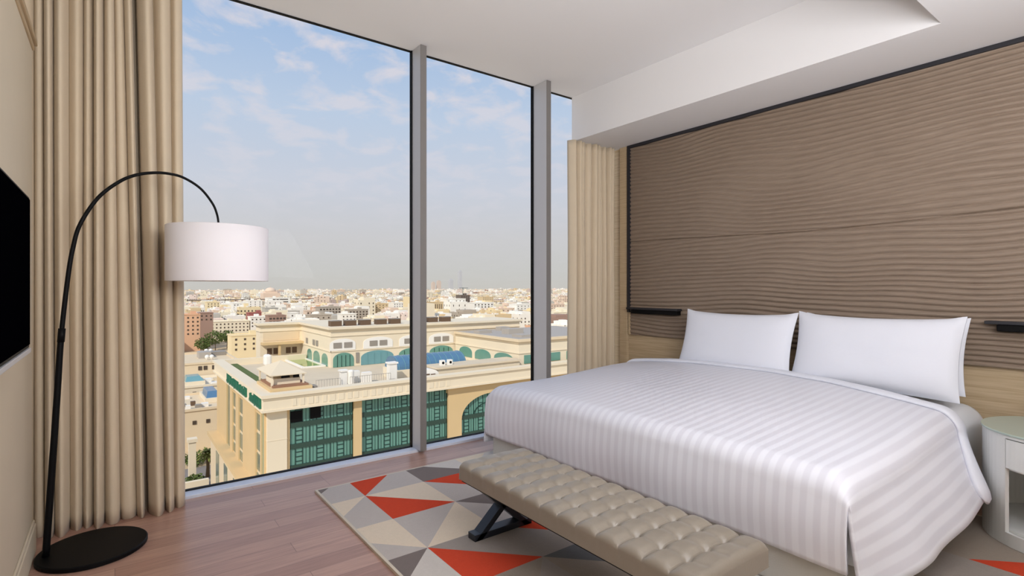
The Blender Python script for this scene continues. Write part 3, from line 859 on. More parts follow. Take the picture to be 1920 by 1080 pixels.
# left face
m = MB(); m.box(20.22, 20.3, 96.0, 98.0, -33.6, PB); m.build('window_strip', 'teal', b)
m = MB(); m.box(20.22, 20.3, 128.7, 133.2, -33.6, PB); m.build('window_strip', 'win', b)
for y0, y1 in ((98.9, 102.7), (114.4, 118.8), (122.0, 126.0)):
    for k in range(-1, 4):
        zt = -20.9-3.55*k
        m = MB(); m.box(20.2, 20.3, y0, y1, max(zt-2.9, -33.3), min(zt, PB-.1)); m.build('window', 'win', b)
m = MB()
for y0, y1 in ((95.9, 96.1), (98.0, 98.9), (102.7, 103.2), (113.9, 114.4), (118.8, 122.0), (126.0, 128.7), (133.2, 146.9)): m.box(19.95, 20.3, y0, y1, -33.6, PB)
m.box(19.9, 20.3, 103.2, 113.9, -33.6, PB); m.box(20.05, 20.3, 98.9, 126, -20.75, -20.4)
m.build('face_piers', 'stoneo', b)
for k in range(4):
    m = MB(); m.box(18.5, 18.6, 101+k*11, 105+k*11, -50, -36); m.build('podium_window', 'win', b)
# green sign letters on the left parapet, Arabic-like strokes
rr = random.Random(12)
def letter(y0, wdt):
    m = MB(); n = rr.randint(2, 3)
    z0 = PB+.45; z1 = PT-.5
    m.box(19.15, 19.5, y0, y0+wdt, z0, z0+.45)
    for i in range(n):
        y = y0+wdt*(i+.1)/n; h = rr.choice((.35, 1.0, .9, .6)); m.box(19.15, 19.5, y, y+wdt*.42/n, z0+.3, lerp(z0+.7, z1, h))
    if rr.random() < .5: m.box(19.15, 19.5, y0+wdt*.3, y0+wdt*.55, z0-.25, z0-.02)
    m.build('sign_letter', 'green', b)
y = 95.6
while y < 104.5: wd = rr.uniform(1.1, 1.7); letter(y, wd); y += wd+.35
y = 107.5
while y < 127: wd = rr.uniform(1.6, 2.6); letter(y, wd); y += wd+.6

# ---- tall rear wing
w1 = thing('building', 'tall cream wing with arched windows rising behind the roof terrace', 'building', (70, 140, -18))
m = MB(); m.box(41.4, 98.4, 127.7, 141, -17.93, -8.7); m.box(41.4, 52, 141, 158, -17.93, -8.7); m.box(30.9, 41.4, 153, 158, -17.93, -8.7)
m.build('body', 'stone2', w1)
m = MB()
for e, z0, z1 in ((.75, -8.75, -8.2), (.4, -9.1, -8.75), (.2, -10.5, -10.25)):
    m.box(41.4-e, 98.4+e, 127.7-e, 141+e, z0, z1); m.box(41.4-e, 52+e, 141+e, 158, z0, z1); m.box(30.9-e, 41.4-e, 153-e, 158, z0, z1)
m.build('cornice', 'stone2', w1)
part('string_course', 'stone2', w1, (41.25, 98.4, 127.5, 127.7, -14.2, -13.95), (41.2, 41.4, 127.5, 153, -14.2, -13.95))
def arch_y(par, name, mt, x0, x1, z0, z1, y, d=.1, r=1.6):
    m = MB(); m.prism([(p[0], y-d, p[2]) for p in archpts(x0, x1, z0, z1-r, r, 14)], (0, d, 0)); return m.build(name, mt, par)
def arch_x(par, name, mt, y0, y1, z0, z1, x, d=.1, r=1.4):
    m = MB(); m.prism([(x-d, p[0], p[2]) for p in archpts(y0, y1, z0, z1-r, r, 14)], (d, 0, 0)); return m.build(name, mt, par)
for x0, x1, mt in ((41.9, 47.0, 'teal'), (48.8, 57.4, 'cyan'), (58.9, 66.6, 'teal'), (67.8, 75.0, 'teal')):
    g = arch_y(w1, 'arched_window', mt, x0, x1, -17.9, -14.5, 127.7)
    for k in range(1, 5): xx = lerp(x0, x1, k/5); part('mullion', 'mull' if mt == 'teal' else 'cyan', g, (xx-.05, xx+.05, 127.52, 127.6, -17.9, -15.1))
part('service_door', 'hvac', w1, (47.5, 48.3, 127.5, 127.7, -17.2, -14.7))
for x0, x1 in ((41.1, 47.4), (49.4, 57.2), (59.0, 66.4), (67.6, 75.2)):
    f = arch_y(w1, 'arched_recess', 'white', x0, x1, -13.9, -11.1, 127.7, d=.12, r=1.3)
    c = (x0+x1)/2
    for s_ in (-1, 1): part('window', 'hvac', f, (c+s_*1.3-1.0, c+s_*1.3+1.0, 127.45, 127.57, -13.3, -12.0))
for y0, y1 in ((130, 134.5), (136.3, 141.5), (143, 147)):
    arch_x(w1, 'arched_window', 'teal', y0, y1, -17.9, -14.9, 41.4)
part('window', 'hvac', w1, (41.25, 41.4, 137.5, 139.2, -13.6, -12.2)); part('window', 'hvac', w1, (41.25, 41.4, 140.2, 142.0, -13.6, -12.2)); part('window', 'hvac', w1, (41.25, 41.4, 146.5, 148.0, -13.6, -12.2))
part('awning_ledge', 'stoneo', w1, (31.0, 41.4, 150.5, 153, -13.9, -13.3), (35.0, 35.6, 150.9, 151.4, -17.95, -13.9))
for x0 in (32.6, 34.2, 37.4, 39.0): part('window', 'brownu', w1, (x0, x0+1.2, 152.85, 153, -16.6, -15.0))
part('wall_panel', 'stone', w1, (31.6, 40.8, 152.9, 153, -13.0, -10.8))
# ---- right wing
w2 = thing('building', 'lower cream wing with green arched windows projecting at the right of the roof terrace', 'building', (90, 112, -18))
m = MB(); m.box(75.5, 112, 98.2, 127.0, -17.95, -11.4); m.build('body', 'stone2', w2)
m = MB(); m.box(74.9, 112.5, 97.6, 126.9, -11.4, -10.8); m.box(75.2, 112, 97.9, 126.9, -11.8, -11.4); m.build('cornice', 'stone', w2)
part('roof_deck', 'pipe', w2, (75.8, 111, 98.6, 126.5, -10.8, -10.75))
part('string_course', 'stone2', w2, (75.3, 112, 98.0, 126.9, -14.2, -13.95))
for y0, y1 in ((118.5, 124.8), (109.8, 117), (100.3, 108.2)): arch_x(w2, 'arched_window', 'teal', y0, y1, -17.2, -14.5, 75.5)
for x0, x1 in ((77, 82), (83.3, 88.3), (90.5, 95)): part('window', 'teal', w2, (x0, x1, 98.05, 98.2, -16.6, -14.6))
part('parapet', 'stone', w2, (75.6, 100, 94.1, 96, -16.5, -15.9)) if False else None

# ---- things on the terrace
def boxthing(name, mt, label, cat, *boxes, group=None, bevel=0):
    m = MB()
    for q in boxes: m.box(*q)
    return tag(m.build(name, mt, bevel=bevel), label, cat, group)
gz = thing('gazebo', 'canvas roofed gazebo on a raised platform at the corner of the roof terrace', 'gazebo', (24, 102, -17.9))
m = MB(); m.box(20.95, 27.9, 96.0, 106.5, -17.94, -15.9); m.build('platform', 'stoneo', gz)
m = MB(); m.box(21.5, 27.4, 96.6, 106, -15.9, -15.6); m.build('planter_bed', 'brick', gz)
m = MB(); ap = (24.1, 102.3, -11.9)
E_ = [(21.2, 97.2, -13.8), (27.2, 97.2, -13.8), (27.2, 108, -13.8), (21.2, 108, -13.8)]
for i in range(4): f = m.bm.faces.new([m.bm.verts.new(q) for q in (E_[i], E_[(i+1) % 4], ap)])
m.box(21.2, 27.2, 97.2, 108, -13.95, -13.8); m.build('canvas_roof', 'tent', gz)
for x in (21.6, 26.8):
    for y in (97.7, 107.2):
        m = MB(); m.box(x-.15, x+.15, y-.15, y+.15, -15.9, -13.9); m.build('post', 'stone2', gz)
m = MB(); m.box(22.0, 26.4, 98.2, 104, -15.6, -14.6); m.build('counter', 'stone2', gz)
m = MB(); m.box(23.2, 24.6, 98.0, 98.2, -14.5, -14.1); m.box(25.2, 26.2, 98.0, 98.2, -14.6, -14.0); m.build('dark_opening', 'black', gz)
pp = thing('swimming_pool', 'green rooftop swimming pool beside the arched wing', 'pool', (38.5, 140, -17.95))
m = MB(); m.box(36.2, 40.7, 131.4, 149.6, -17.94, -17.8); m.build('water', 'pool', pp)
m = MB(); m.box(35.6, 36.2, 130.8, 150.2, -17.94, -17.6); m.box(40.7, 41.2, 130.8, 150.2, -17.94, -17.6); m.box(36.2, 40.7, 130.8, 131.4, -17.94, -17.6); m.box(36.2, 40.7, 149.6, 150.2, -17.94, -17.6); m.build('coping', 'white', pp)
sk = thing('roof_skylight', 'blue vaulted glass skylight on a cream base by the front parapet', 'skylight', (55.5, 106, -17.95))
m = MB(); m.box(46.8, 64.2, 102.5, 109.5, -17.94, -15.9); m.build('base', 'stone2', sk)
m = MB(); m.prism([(47.2, 106-3.4*math.cos(PI*i/14), -15.9+2.6*math.sin(PI*i/14)) for i in range(15)], (16.6, 0, 0)); v = m.build('vault', 'blueg', sk)
m = MB()
for k in range(12): x = 47.4+k*1.46; m.prism([(x, 106-3.45*math.cos(PI*i/14), -15.9+2.66*math.sin(PI*i/14)) for i in range(15)], (.09, 0, 0))
m.build('glazing_bars', 'cyan', v)
boxthing('roof_pillar', 'white', 'square white pillar left of the white tanks on the terrace edge', 'pillar', (33.7, 34.8, 98.0, 99.1, -17.94, -14.4), (33.5, 35.0, 97.8, 99.3, -14.4, -14.1), group='white terrace pillars')
boxthing('roof_pillar', 'white', 'square white pillar at the left end of the blue vaulted skylight', 'pillar', (43.6, 45.2, 98.8, 100.2, -17.94, -13.9), (43.4, 45.4, 98.6, 100.4, -13.9, -13.6), group='white terrace pillars')
for i, x in enumerate((36.0, 37.5)):
    m = MB(); m.lathe((x, 103.5, -17.94), [(0, 0), (.62, 0), (.62, 2.6), (.5, 2.85), (0, 2.95)], 20)
    tag(m.build('water_tank', 'white', weld=True), 'white roof tank, %s of the upright pair between the terrace pillars' % ('left' if i == 0 else 'right'), 'tank', 'upright white roof tanks')
for i, (x, y, lb) in enumerate(((40.5, 103, 'white ribbed cabinet on the terrace just left of the wide pillar'), (39.2, 106, 'white cabinet on the terrace behind the upright tanks'))):
    boxthing('roof_cabinet', 'white', lb, 'cabinet', (x-.9, x+.9, y-.6, y+.6, -17.94, -15.7))
def railing(x0, x1, y, lab):
    m = MB(); m.box(x0, x1, y, y+.06, -15.5, -15.42); m.box(x0, x1, y, y+.06, -17.5, -17.42)
    n = int((x1-x0)/.45)
    for i in range(n+1): x = lerp(x0, x1, i/n); m.box(x-.03, x+.03, y, y+.05, -17.94, -15.42)
    tag(m.build('roof_railing', 'pipe'), lab, 'railing')
railing(29.0, 33.4, 97.6, 'thin railing between the gazebo platform and the first white pillar')
railing(35.2, 43.3, 97.6, 'thin railing between the two white pillars on the terrace')
for x0, x1, lb in ((29.0, 33.4, 'low cream upstand between the gazebo and first white pillar'), (35.2, 43.3, 'low cream upstand between the two white pillars')):
    boxthing('roof_upstand', 'stone2', lb, 'kerb', (x0, x1, 96.6, 97.4, -17.94, -16.9))
boxthing('roof_hatch', 'hvac', 'dark grey box between the gazebo platform and the thin railing', 'roof box', (28.1, 28.9, 96.4, 98.4, -17.94, -16.2))
# gallery roof behind the right half of the front parapet
ga = thing('roof_gallery', 'flat tan roofed gallery behind the right half of the front parapet', 'gallery', (64, 99, -17.9))
m = MB(); m.box(53.5, 74.8, 97.0, 101.9, -17.94, -15.6); m.build('walls', 'stone2', ga)
m = MB(); m.box(53.0, 74.85, 96.6, 102.2, -15.6, -15.2); m.build('flat_roof', 'roofc', ga)
m = MB(); m.prism([(p[0], 96.4, p[2]) for p in archpts(49.0, 53.4, -17.9, -16.6, 1.3, 14)], (0, 3, 0)); gg = m.build('arched_gable', 'white', ga)
m = MB(); m.box(49.9, 51.2, 96.3, 96.4, -17.4, -16.2); m.box(51.5, 52.5, 96.3, 96.4, -17.4, -16.3); m.build('gable_window', 'brownu', gg)
for i, x in enumerate((55.6, 57.4)):
    t = thing('roof_fan', 'small white boxed fan on the tan gallery roof, %s one of the pair' % ('left' if i == 0 else 'right'), 'fan', (x, 99, -15.2), 'boxed fans on the gallery roof')
    m = MB(); m.box(x-.5, x+.5, 98.6, 99.4, -15.2, -14.1); m.build('casing', 'white', t)
    m = MB(); m.lathe((0, 0, 0), [(0, 0), (.28, 0), (.28, .04), (0, .04)], 16)
    for v_ in m.bm.verts: v_.co = Vector((v_.co.x+x, 98.6-v_.co.z, v_.co.y-14.65))
    m.build('fan_opening', 'black', t, weld=True)
# condensers on the tall wing roof
loc = ['nearest the roof corner', 'second from the roof corner', 'third from the roof corner', 'fourth from the roof corner', 'just left of the first mullion', 'just right of the first mullion', 'second to the right of the first mullion', 'third to the right of the first mullion']
proto = None
for i, x in enumerate((43.5, 47.2, 51.0, 55.3, 59.2, 66.5, 70.3, 74.4)):
    if proto is None:
        proto = thing('air_conditioning_unit', '', 'air conditioner', (x, 131, -8.2), 'brown louvred units on the tall wing roof')
        m = MB(); m.box(x-1.35, x+1.35, 130, 132, -8.2, -6.95); m.build('louvred_casing', 'brownu', proto)
        m = MB(); m.box(x-1.4, x+1.4, 129.95, 132.05, -6.95, -6.8); m.build('casing_top', 'hvac', proto); o = proto
    else:
        o = proto.copy(); COL.objects.link(o); o.location = (x, 131, -8.2)
        for ch in list(proto.children): c = ch.copy(); COL.objects.link(c); c.parent = o
    o['label'] = 'brown louvred unit on the tall wing roof, '+loc[i]
rr = random.Random(8)
lbl = ['large grey duct box in the middle of the right wing roof', 'flat grey unit at the left of the right wing roof', 'grey unit nearest the front corner of the right wing roof', 'small grey box at the back of the right wing roof']
for i, (x, y, sx_, sy_, h) in enumerate(((84, 112, 2.4, 1.6, 1.3), (78.5, 118, 2, 1.4, .8), (80.0, 103, 1.5, 2, .6), (88, 122, 1.6, 1.2, 1.0))):
    boxthing('roof_unit', 'pipe', lbl[i], 'roof unit', (x-sx_, x+sx_, y-sy_, y+sy_, -10.75, -10.75+h))
boxthing('terrace_hedge', 'leaf', 'dark green planting strip inside the left parapet of the terrace', 'hedge', (22.2, 23.6, 112, 142, -17.94, -17.0))
t_ = boxthing('roof_umbrella', 'white', 'white rounded tent at the pool end near the back wing', 'tent', (29.3, 31.0, 140.0, 142.2, -17.94, -15.2), bevel=.5)

# ================================================================ OUTSIDE: near left blocks
def windows_on(o, x0, x1, y, ztop, rows, colm, w=1.2, h=1.3, pitch=3.4, mt='wdark', name='window'):
    for r_ in range(rows):
        for c_ in range(colm):
            x = lerp(x0, x1, (c_+.5)/colm); z = ztop-1.6-r_*pitch
            m = MB(); m.box(x-w/2, x+w/2, y-.12, y, z-h, z); m.build(name, mt, o)
def house(name, x0, x1, y, dep, zt, mt, label, rows=0, colm=0, cat='building', par=.8, **k):
    t = thing(name, label, cat, ((x0+x1)/2, y+dep/2, GZ))
    m = MB(); m.box(x0, x1, y, y+dep, GZ, zt-par); m.build('body', mt, t)
    m = MB(); e = .35; m.box(x0-e, x1+e, y-e, y+.5, zt-par, zt); m.box(x0-e, x1+e, y+dep-.5, y+dep+e, zt-par, zt); m.box(x0-e, x0+.5, y+.5, y+dep-.5, zt-par, zt); m.box(x1-.5, x1+e, y+.5, y+dep-.5, zt-par, zt)
    m.build('parapet', mt, t)
    if rows: windows_on(t, x0, x1, y, zt-par, rows, colm, **k)
    return t
hP = house('house', 14, 31, 202, 31, -38.4, 'stone', 'flat roofed beige block beyond the street, two tiny windows in its blank wall', 0, 0)
for x in (20.9, 24.8): part('window', 'wdark', hP, (x-.55, x+.55, 201.8, 202, -43.6, -42.4))
sk2 = thing('roof_skylight', 'blue glazed skylight on a cream kerb on the blank walled beige block', 'skylight', (29, 222, -39.1))
m = MB(); m.box(25.4, 30.8, 213, 230, -39.15, -37.6); m.build('kerb', 'stone2', sk2)
m = MB(); m.prism([(25.8, 214, -37.6), (30.4, 214, -37.6), (29.6, 218, -35.9), (26.6, 218, -35.9)], (0, 11, 0)); m.build('glazing', 'blueg', sk2)
hQ = house('house', 14, 39, 236, 25, -36.2, 'stone2', 'low cream block behind the blank walled beige block', 1, 6)
sk3 = thing('roof_skylight', 'teal glazed skylight on the low cream block at the curtain edge', 'skylight', (24, 245, -37))
m = MB(); m.box(21.5, 28.5, 240, 250, -36.95, -35.3); m.build('kerb', 'stone2', sk3)
m = MB(); m.prism([(21.9, 240.5, -35.3), (28.2, 240.5, -35.3), (27.0, 243, -33.6), (22.6, 243, -33.6)], (0, 6, 0)); m.build('glazing', 'cyan', sk3)
hR = house('house', 16, 44, 262, 42, -30.6, 'stone', 'beige block with four dark windows and roof tanks behind the low cream block', 0, 0)
for x in (29.2, 31.2, 34.4, 36.6): part('window', 'wdark', hR, (x-.7, x+.7, 261.8, 262, -34.0, -32.3))
for i, (x, y, z, lb) in enumerate(((36.1, 300, -29.4, 'round white roof tank, rear left one of the high pair'), (38.0, 300, -29.4, 'round white roof tank, rear right one of the high pair'),
                     (33.4, 275, -29.6, 'round white roof tank on the grey box, left of the lower pair'), (35.3, 275, -29.6, 'round white roof tank on the grey box, right of the lower pair'))):
    m = MB(); m.lathe((x, y, z-1.8), [(0, 0), (.5, 0), (.5, .6), (.85, 1.0), (.95, 1.5), (.75, 2.1), (0, 2.4)], 16); tag(m.build('water_tank', 'white', smooth=True, weld=True), lb, 'tank', 'round white roof tanks')
boxthing('roof_plant_room', 'hvac', 'grey plant room under the lower pair of round tanks', 'plant room', (31.4, 37.6, 273, 279, -31.3, -31.25+0.0), (31.2, 38, 272, 280, -31.4, -31.39)) if False else None
boxthing('roof_plant_room', 'pipe', 'grey plant room behind the tanks on the beige block', 'plant room', (31, 36, 282, 290, -31.39, -28.6))
boxthing('roof_plant_room', 'hvac', 'long grey flat topped plant room left of the trees', 'plant room', (36.5, 43.5, 290, 297, -31.39, -29.6))
rr = random.Random(21); words = ['street end', 'middle', 'skylight end', 'back edge', 'curtain side', 'front edge', 'far corner']
for i in range(7):
    x, y = [(19.5, 206), (22.5, 206.5), (21.5, 212), (24.6, 208), (18.6, 211), (17.5, 222), (21, 226)][i]
    s_ = rr.uniform(.6, 1.1)
    boxthing('roof_unit', ['white', 'hvac', 'brownu'][i % 3], '%s roof unit on the blank walled beige block, at its %s' % (['white', 'grey', 'brown'][i % 3], words[i]), 'roof unit', (x-s_, x+s_, y-s_, y+s_, -39.2, -39.2+rr.uniform(.8, 1.6)), group='roof clutter on the blank walled block')
for i in range(6):
    x, y = [(31.5, 239), (34, 243), (36.8, 239.5), (30.3, 247), (33.2, 250), (36.5, 253)][i]; s_ = rr.uniform(.6, 1.2)
    boxthing('roof_unit', ['white', 'roofc', 'hvac'][i % 3], '%s roof unit on the low cream block, %s' % (['white', 'sandy', 'grey'][i % 3], ['by its front edge', 'second row', 'front right', 'middle left', 'middle right', 'by its back edge'][i]), 'roof unit', (x-s_, x+s_, y-s_, y+s_, -37, -37+rr.uniform(.8, 1.8)), group='roof clutter on the low cream block')
boxthing('gate_pillar', 'stone2', 'cream gate pillar with a cap beside the curtain edge, below the beige block', 'pillar', (15.9, 17.6, 166, 168, GZ, -40.4), (15.6, 17.9, 165.7, 168.3, -40.4, -39.5))
boxthing('boundary_wall', 'stone2', 'low cream boundary wall at the foot of the palm, by the sill', 'wall', (12, 19.5, 157, 158.2, GZ, -48.2))
# trees
def foliage(name, c, rad, n, leaf, seed, mt='leaf', squash=.7, parent=None):
    rr = random.Random(seed); m = MB()
    for i in range(n):
        while True:
            p = Vector((rr.uniform(-1, 1), rr.uniform(-1, 1), rr.uniform(-1, 1)))
            if .35 < p.length < 1: break
        p = Vector((p.x*rad, p.y*rad, p.z*rad*squash)) * (1+.25*noise.noise(p*2.5))
        a = Vector((rr.uniform(-1, 1), rr.uniform(-1, 1), rr.uniform(-1, 1))).normalized(); b_ = a.cross(Vector((rr.uniform(-1, 1), rr.uniform(-1, 1), rr.uniform(-1, 1)))).normalized()
        q = Vector(c)+p; m.quad(q-a*leaf, q-b_*leaf*.6, q+a*leaf, q+b_*leaf*.6)
    return m.build(name, mt, parent)
def tree(x, y, z0, h, rad, label, seed):
    t = thing('tree', label, 'tree', (x, y, z0), 'broad trees before the long white block')
    m = MB(); m.tube([(x, y, z0), (x+.2, y, z0+h*.6)], [.35, .2], 8); m.build('trunk', 'bark', t)
    foliage('crown', (x, y, z0+h-rad*.6), rad, 700, .75, seed, parent=t)
tree(58, 500, GZ, 11.5, 6.5, 'lower left tree of the green clump before the long white block', 1)
tree(68, 510, GZ, 16.0, 8.0, 'tallest tree of the green clump before the long white block', 2)
tree(79, 524, GZ, 15.0, 7.0, 'right hand tree of the green clump before the long white block', 3)
# palm
t = thing('palm_tree', 'green palm tree beside the cream building, at the foot of the blank wall', 'palm tree', (20.9, 171, GZ))
px_, py_ = 20.9, 171
t.location = (px_, py_, GZ)
m = MB(); m.tube([(px_, py_, GZ), (px_+.1, py_, GZ+3), (px_, py_, GZ+6.8)], [.55, .42, .4], 10); m.build('trunk', 'bark', t)
rr = random.Random(4)
m = MB()
for i in range(46):
    a = i*2.4; el_ = lerp(1.2, -.5, (i/46)); L = rr.uniform(2.6, 3.4); pts = []
    for k in range(7):
        u = k/6; rad_ = L*u*math.cos(el_*(1-u*.2)); z = GZ+6.8+L*u*math.sin(el_)-1.5*u*u
        pts.append(Vector((px_+rad_*math.cos(a), py_+rad_*math.sin(a), z)))
    sd_ = Vector((-math.sin(a), math.cos(a), 0))
    for k in range(6):
        w0 = .42*math.sin(PI*min(1, (k/6)*.9+.1)); w1_ = .42*math.sin(PI*min(1, ((k+1)/6)*.9+.1))
        m.quad(pts[k]-sd_*w0-Vector((0, 0, w0*.5)), pts[k], pts[k+1], pts[k+1]-sd_*w1_-Vector((0, 0, w1_*.5)))
        m.quad(pts[k]+sd_*w0-Vector((0, 0, w0*.5)), pts[k], pts[k+1], pts[k+1]+sd_*w1_-Vector((0, 0, w1_*.5)))
m.build('fronds', 'palm', t)
for i, (x, y, r_, lb) in enumerate(((16.9, 162.3, 2.6, 'rounded dark green bush at the curtain edge below the palm'), (19.0, 184, 3.0, 'dark shrub behind the palm, left one'), (24.6, 186, 3.2, 'dark shrub behind the palm, middle one'), (30.4, 188, 3.0, 'dark shrub behind the palm, right one'))):
    o = foliage('shrub', (x, y, GZ+r_*.7), r_, 500, .4, 30+i, squash=.8); tag(o, lb, 'shrub', 'shrubs round the palm')

# ================================================================ OUTSIDE: named city blocks
HB = [
('house', 44, 58, 520, -20.8, 'terracotta', 'terracotta block at the curtain edge under the lamp shade', 5, 4, 18),
('house', 62, 73, 560, -21.4, 'brown', 'brownish block behind the terracotta block, right of it', 2, 3, 16),
('apartment_building', 69, 111, 600, -32.1, 'cream', 'long cream white apartment block with rows of small dark windows behind the trees', 5, 12, 22),
('house', 63, 85, 400, -30.7, 'yellow', 'pale yellow house beside the trees with two rows of windows', 3, 4, 16),
('house', 109, 126, 900, -19.5, 'yellow', 'yellow block above the long cream white apartment block', 4, 4, 20),
('house', 136, 148, 850, -20.3, 'white', 'narrow white block below the right part of the lamp shade', 4, 3, 20),
('house', 174, 195, 950, -18.9, 'white', 'white stepped tower block right of the narrow white block', 5, 3, 20),
('apartment_building', 215, 252, 1000, -15.8, 'white', 'wide white block with long dark window bands under the distant dome', 0, 0, 25),
('house', 112, 131, 600, -28.4, 'white', 'low white block in front of the dark red clad block', 3, 5, 14),
('house', 118, 134, 640, -26.0, 'red', 'low dark red clad block above the long cream white block', 0, 0, 16),
('house', 121, 137, 560, -25.7, 'brown', 'red brown block with dark openings over the back wing roof', 3, 5, 16),
('house', 147, 162, 700, -23.1, 'grey', 'grey slab block left of the brown block with dark openings', 0, 0, 18),
('house', 208, 227, 900, -24.5, 'peach', 'peach block in the middle of the wide left pane', 3, 4, 20),
('unfinished_building', 197, 223, 650, -21.5, 'concrete', 'bare concrete frame block full of dark square openings', 5, 7, 16),
('house', 149, 169, 520, -24.5, 'concrete', 'beige block with few dark windows just over the tall wing corner', 2, 4, 16),
('house', 352, 367, 1100, -23.0, 'mauve', 'mauve block far off in the middle of the wide left pane', 3, 4, 20),
('apartment_building', 317, 351, 800, -23.3, 'tan', 'wide tan block left of the first mullion', 4, 6, 20),
('apartment_building', 360, 386, 800, -22.2, 'white', 'white block dotted with windows touching the first mullion', 5, 6, 20),
('apartment_building', 338, 366, 640, -17.7, 'tan', 'tan block with tall dark slots just right of the first mullion', 0, 0, 18),
('apartment_building', 367, 397, 640, -13.7, 'white', 'tall cream white block in the middle pane, left half', 6, 5, 18),
('unfinished_building', 462, 480, 760, -10.4, 'dark', 'dark unfinished tower block in the middle pane', 6, 4, 16),
('apartment_building', 417, 452, 650, -20.0, 'white', 'broad white block right of the dark unfinished tower', 4, 6, 18),
('house', 632, 660, 950, -17.3, 'tan', 'tan block with window bands behind the broad white block', 4, 5, 20),
('house', 381, 423, 560, -25.1, 'peach', 'low peach block in front of the broad white block', 2, 6, 16),
('apartment_building', 457, 488, 600, -21.8, 'white', 'white block left of the second mullion', 5, 5, 18),
('apartment_building', 521, 549, 600, -22.9, 'peach', 'pinkish block in the narrow right pane', 4, 5, 18),
('apartment_building', 423, 449, 480, -28.0, 'cream', 'cream block low in the narrow right pane, above the right wing', 4, 6, 16),
('house', 193, 209, 560, -26.2, 'white', 'small white block behind the louvred roof units', 2, 4, 14),
('house', 244, 270, 680, -26.9, 'concrete', 'greyish block right of the bare concrete frame', 3, 6, 16),
('house', 141, 149, 560, -23.6, 'white', 'tiny white block between brown block and beige block', 2, 2, 12),
('house', 196, 213, 700, -27.6, 'peach', 'peach house just behind the bare concrete frame, left of it', 2, 4, 14),
]
occ = []
for nm, x0, x1, y, zt, c, lab, rws, cls, dep in HB:
    occ.append((x0-2, x1+2, y-3, y+dep+3))
    pitch = 3.4 if rws else 3
    t = house(nm, x0, x1, y, dep, zt, 'c_'+c, lab)
    big = 'concrete frame' in lab or 'unfinished' in lab or 'openings' in lab
    if rws: windows_on(t, x0, x1, y, zt-.8, rws, cls, w=2.2 if big else 1.3, h=1.8 if big else 1.4, mt='wdark')
    if 'bands' in lab and not rws:
        for k in range(3): part('window_band', 'wdark', t, (x0+6, x1-4, y-.2, y, zt-4-k*4.2, zt-2.4-k*4.2))
    if 'slots' in lab:
        for k in range(9): xx = lerp(x0+2, x1-2, k/8); part('window_slot', 'wdark', t, (xx-.5, xx+.5, y-.2, y, zt-13, zt-3))
    if (x1-x0) > 12:
        m = MB(); q = x0+(x1-x0)*(.25 if 'white' in c else .55); m.box(q, q+4, y+4, y+9, zt-.8, zt+2.4); m.build('stair_house', 'c_'+c, t)
# crane on the unfinished tower
t = thing('tower_crane', 'thin dark crane mast over the unfinished tower block', 'crane', (471, 768, -11.2))
m = MB(); m.tube([(471, 768, -11.2), (471, 768, 2.0)], .45, 6); m.build('mast', 'mull', t)
m = MB(); m.tube([(464, 768, 1.2), (481, 768, 1.2)], .35, 6); m.build('jib', 'mull', t)
# domed building far off
t = thing('domed_building', 'peach domed building on the horizon right of the lamp shade', 'building', (376, 1710, GZ))
m = MB(); m.box(352, 400, 1700, 1740, GZ, -14); m.box(360, 392, 1704, 1736, -14, -9); m.build('body', 'c_peach', t)
m = MB(); m.lathe((376, 1720, -9), [(15.5*math.cos(a), 12*math.sin(a)) for a in [PI/2*i/10 for i in range(11)]], 32); m.build('dome', 'c_peach', t, smooth=True, weld=True)
m = MB(); m.tube([(376, 1720, 2.5), (376, 1720, 6)], .5, 6); m.build('finial', 'c_tan', t)
occ.append((345, 405, 1690, 1750))
t = thing('flyover', 'long straight dark flyover crossing the city left of the first mullion', 'flyover', (600, 1510, GZ))
m = MB(); m.box(140, 620, 1500, 1512, -29.8, -27.6); m.build('deck', 'c_dark', t)
for k in range(20): m = MB(); m.box(150+k*24, 152+k*24, 1504, 1508, GZ, -29.8); m.build('pier', 'c_concrete', t)
occ.append((130, 640, 1470, 1516))
# distant towers
for x0, x1, y, zt, mt, lb in ((5440, 5500, 9000, 350, 'haze_tower1', 'tallest thin grey tower on the horizon in the middle pane'), (5225, 5300, 9000, 180, 'haze_tower1', 'shorter grey tower left of the tallest thin one'),
                      (4845, 4905, 9000, 122, 'haze_tower2', 'pinkish far tower, left one of the pair near the first mullion'), (4960, 5030, 9000, 150, 'haze_tower2', 'pinkish far tower, right one of the pair near the first mullion')):
    m = MB(); m.box(x0, x1, y, y+60, GZ, zt-20); m.box(x0+12, x1-12, y+12, y+48, zt-20, zt); tag(m.build('tower', mt), lb, 'tower')

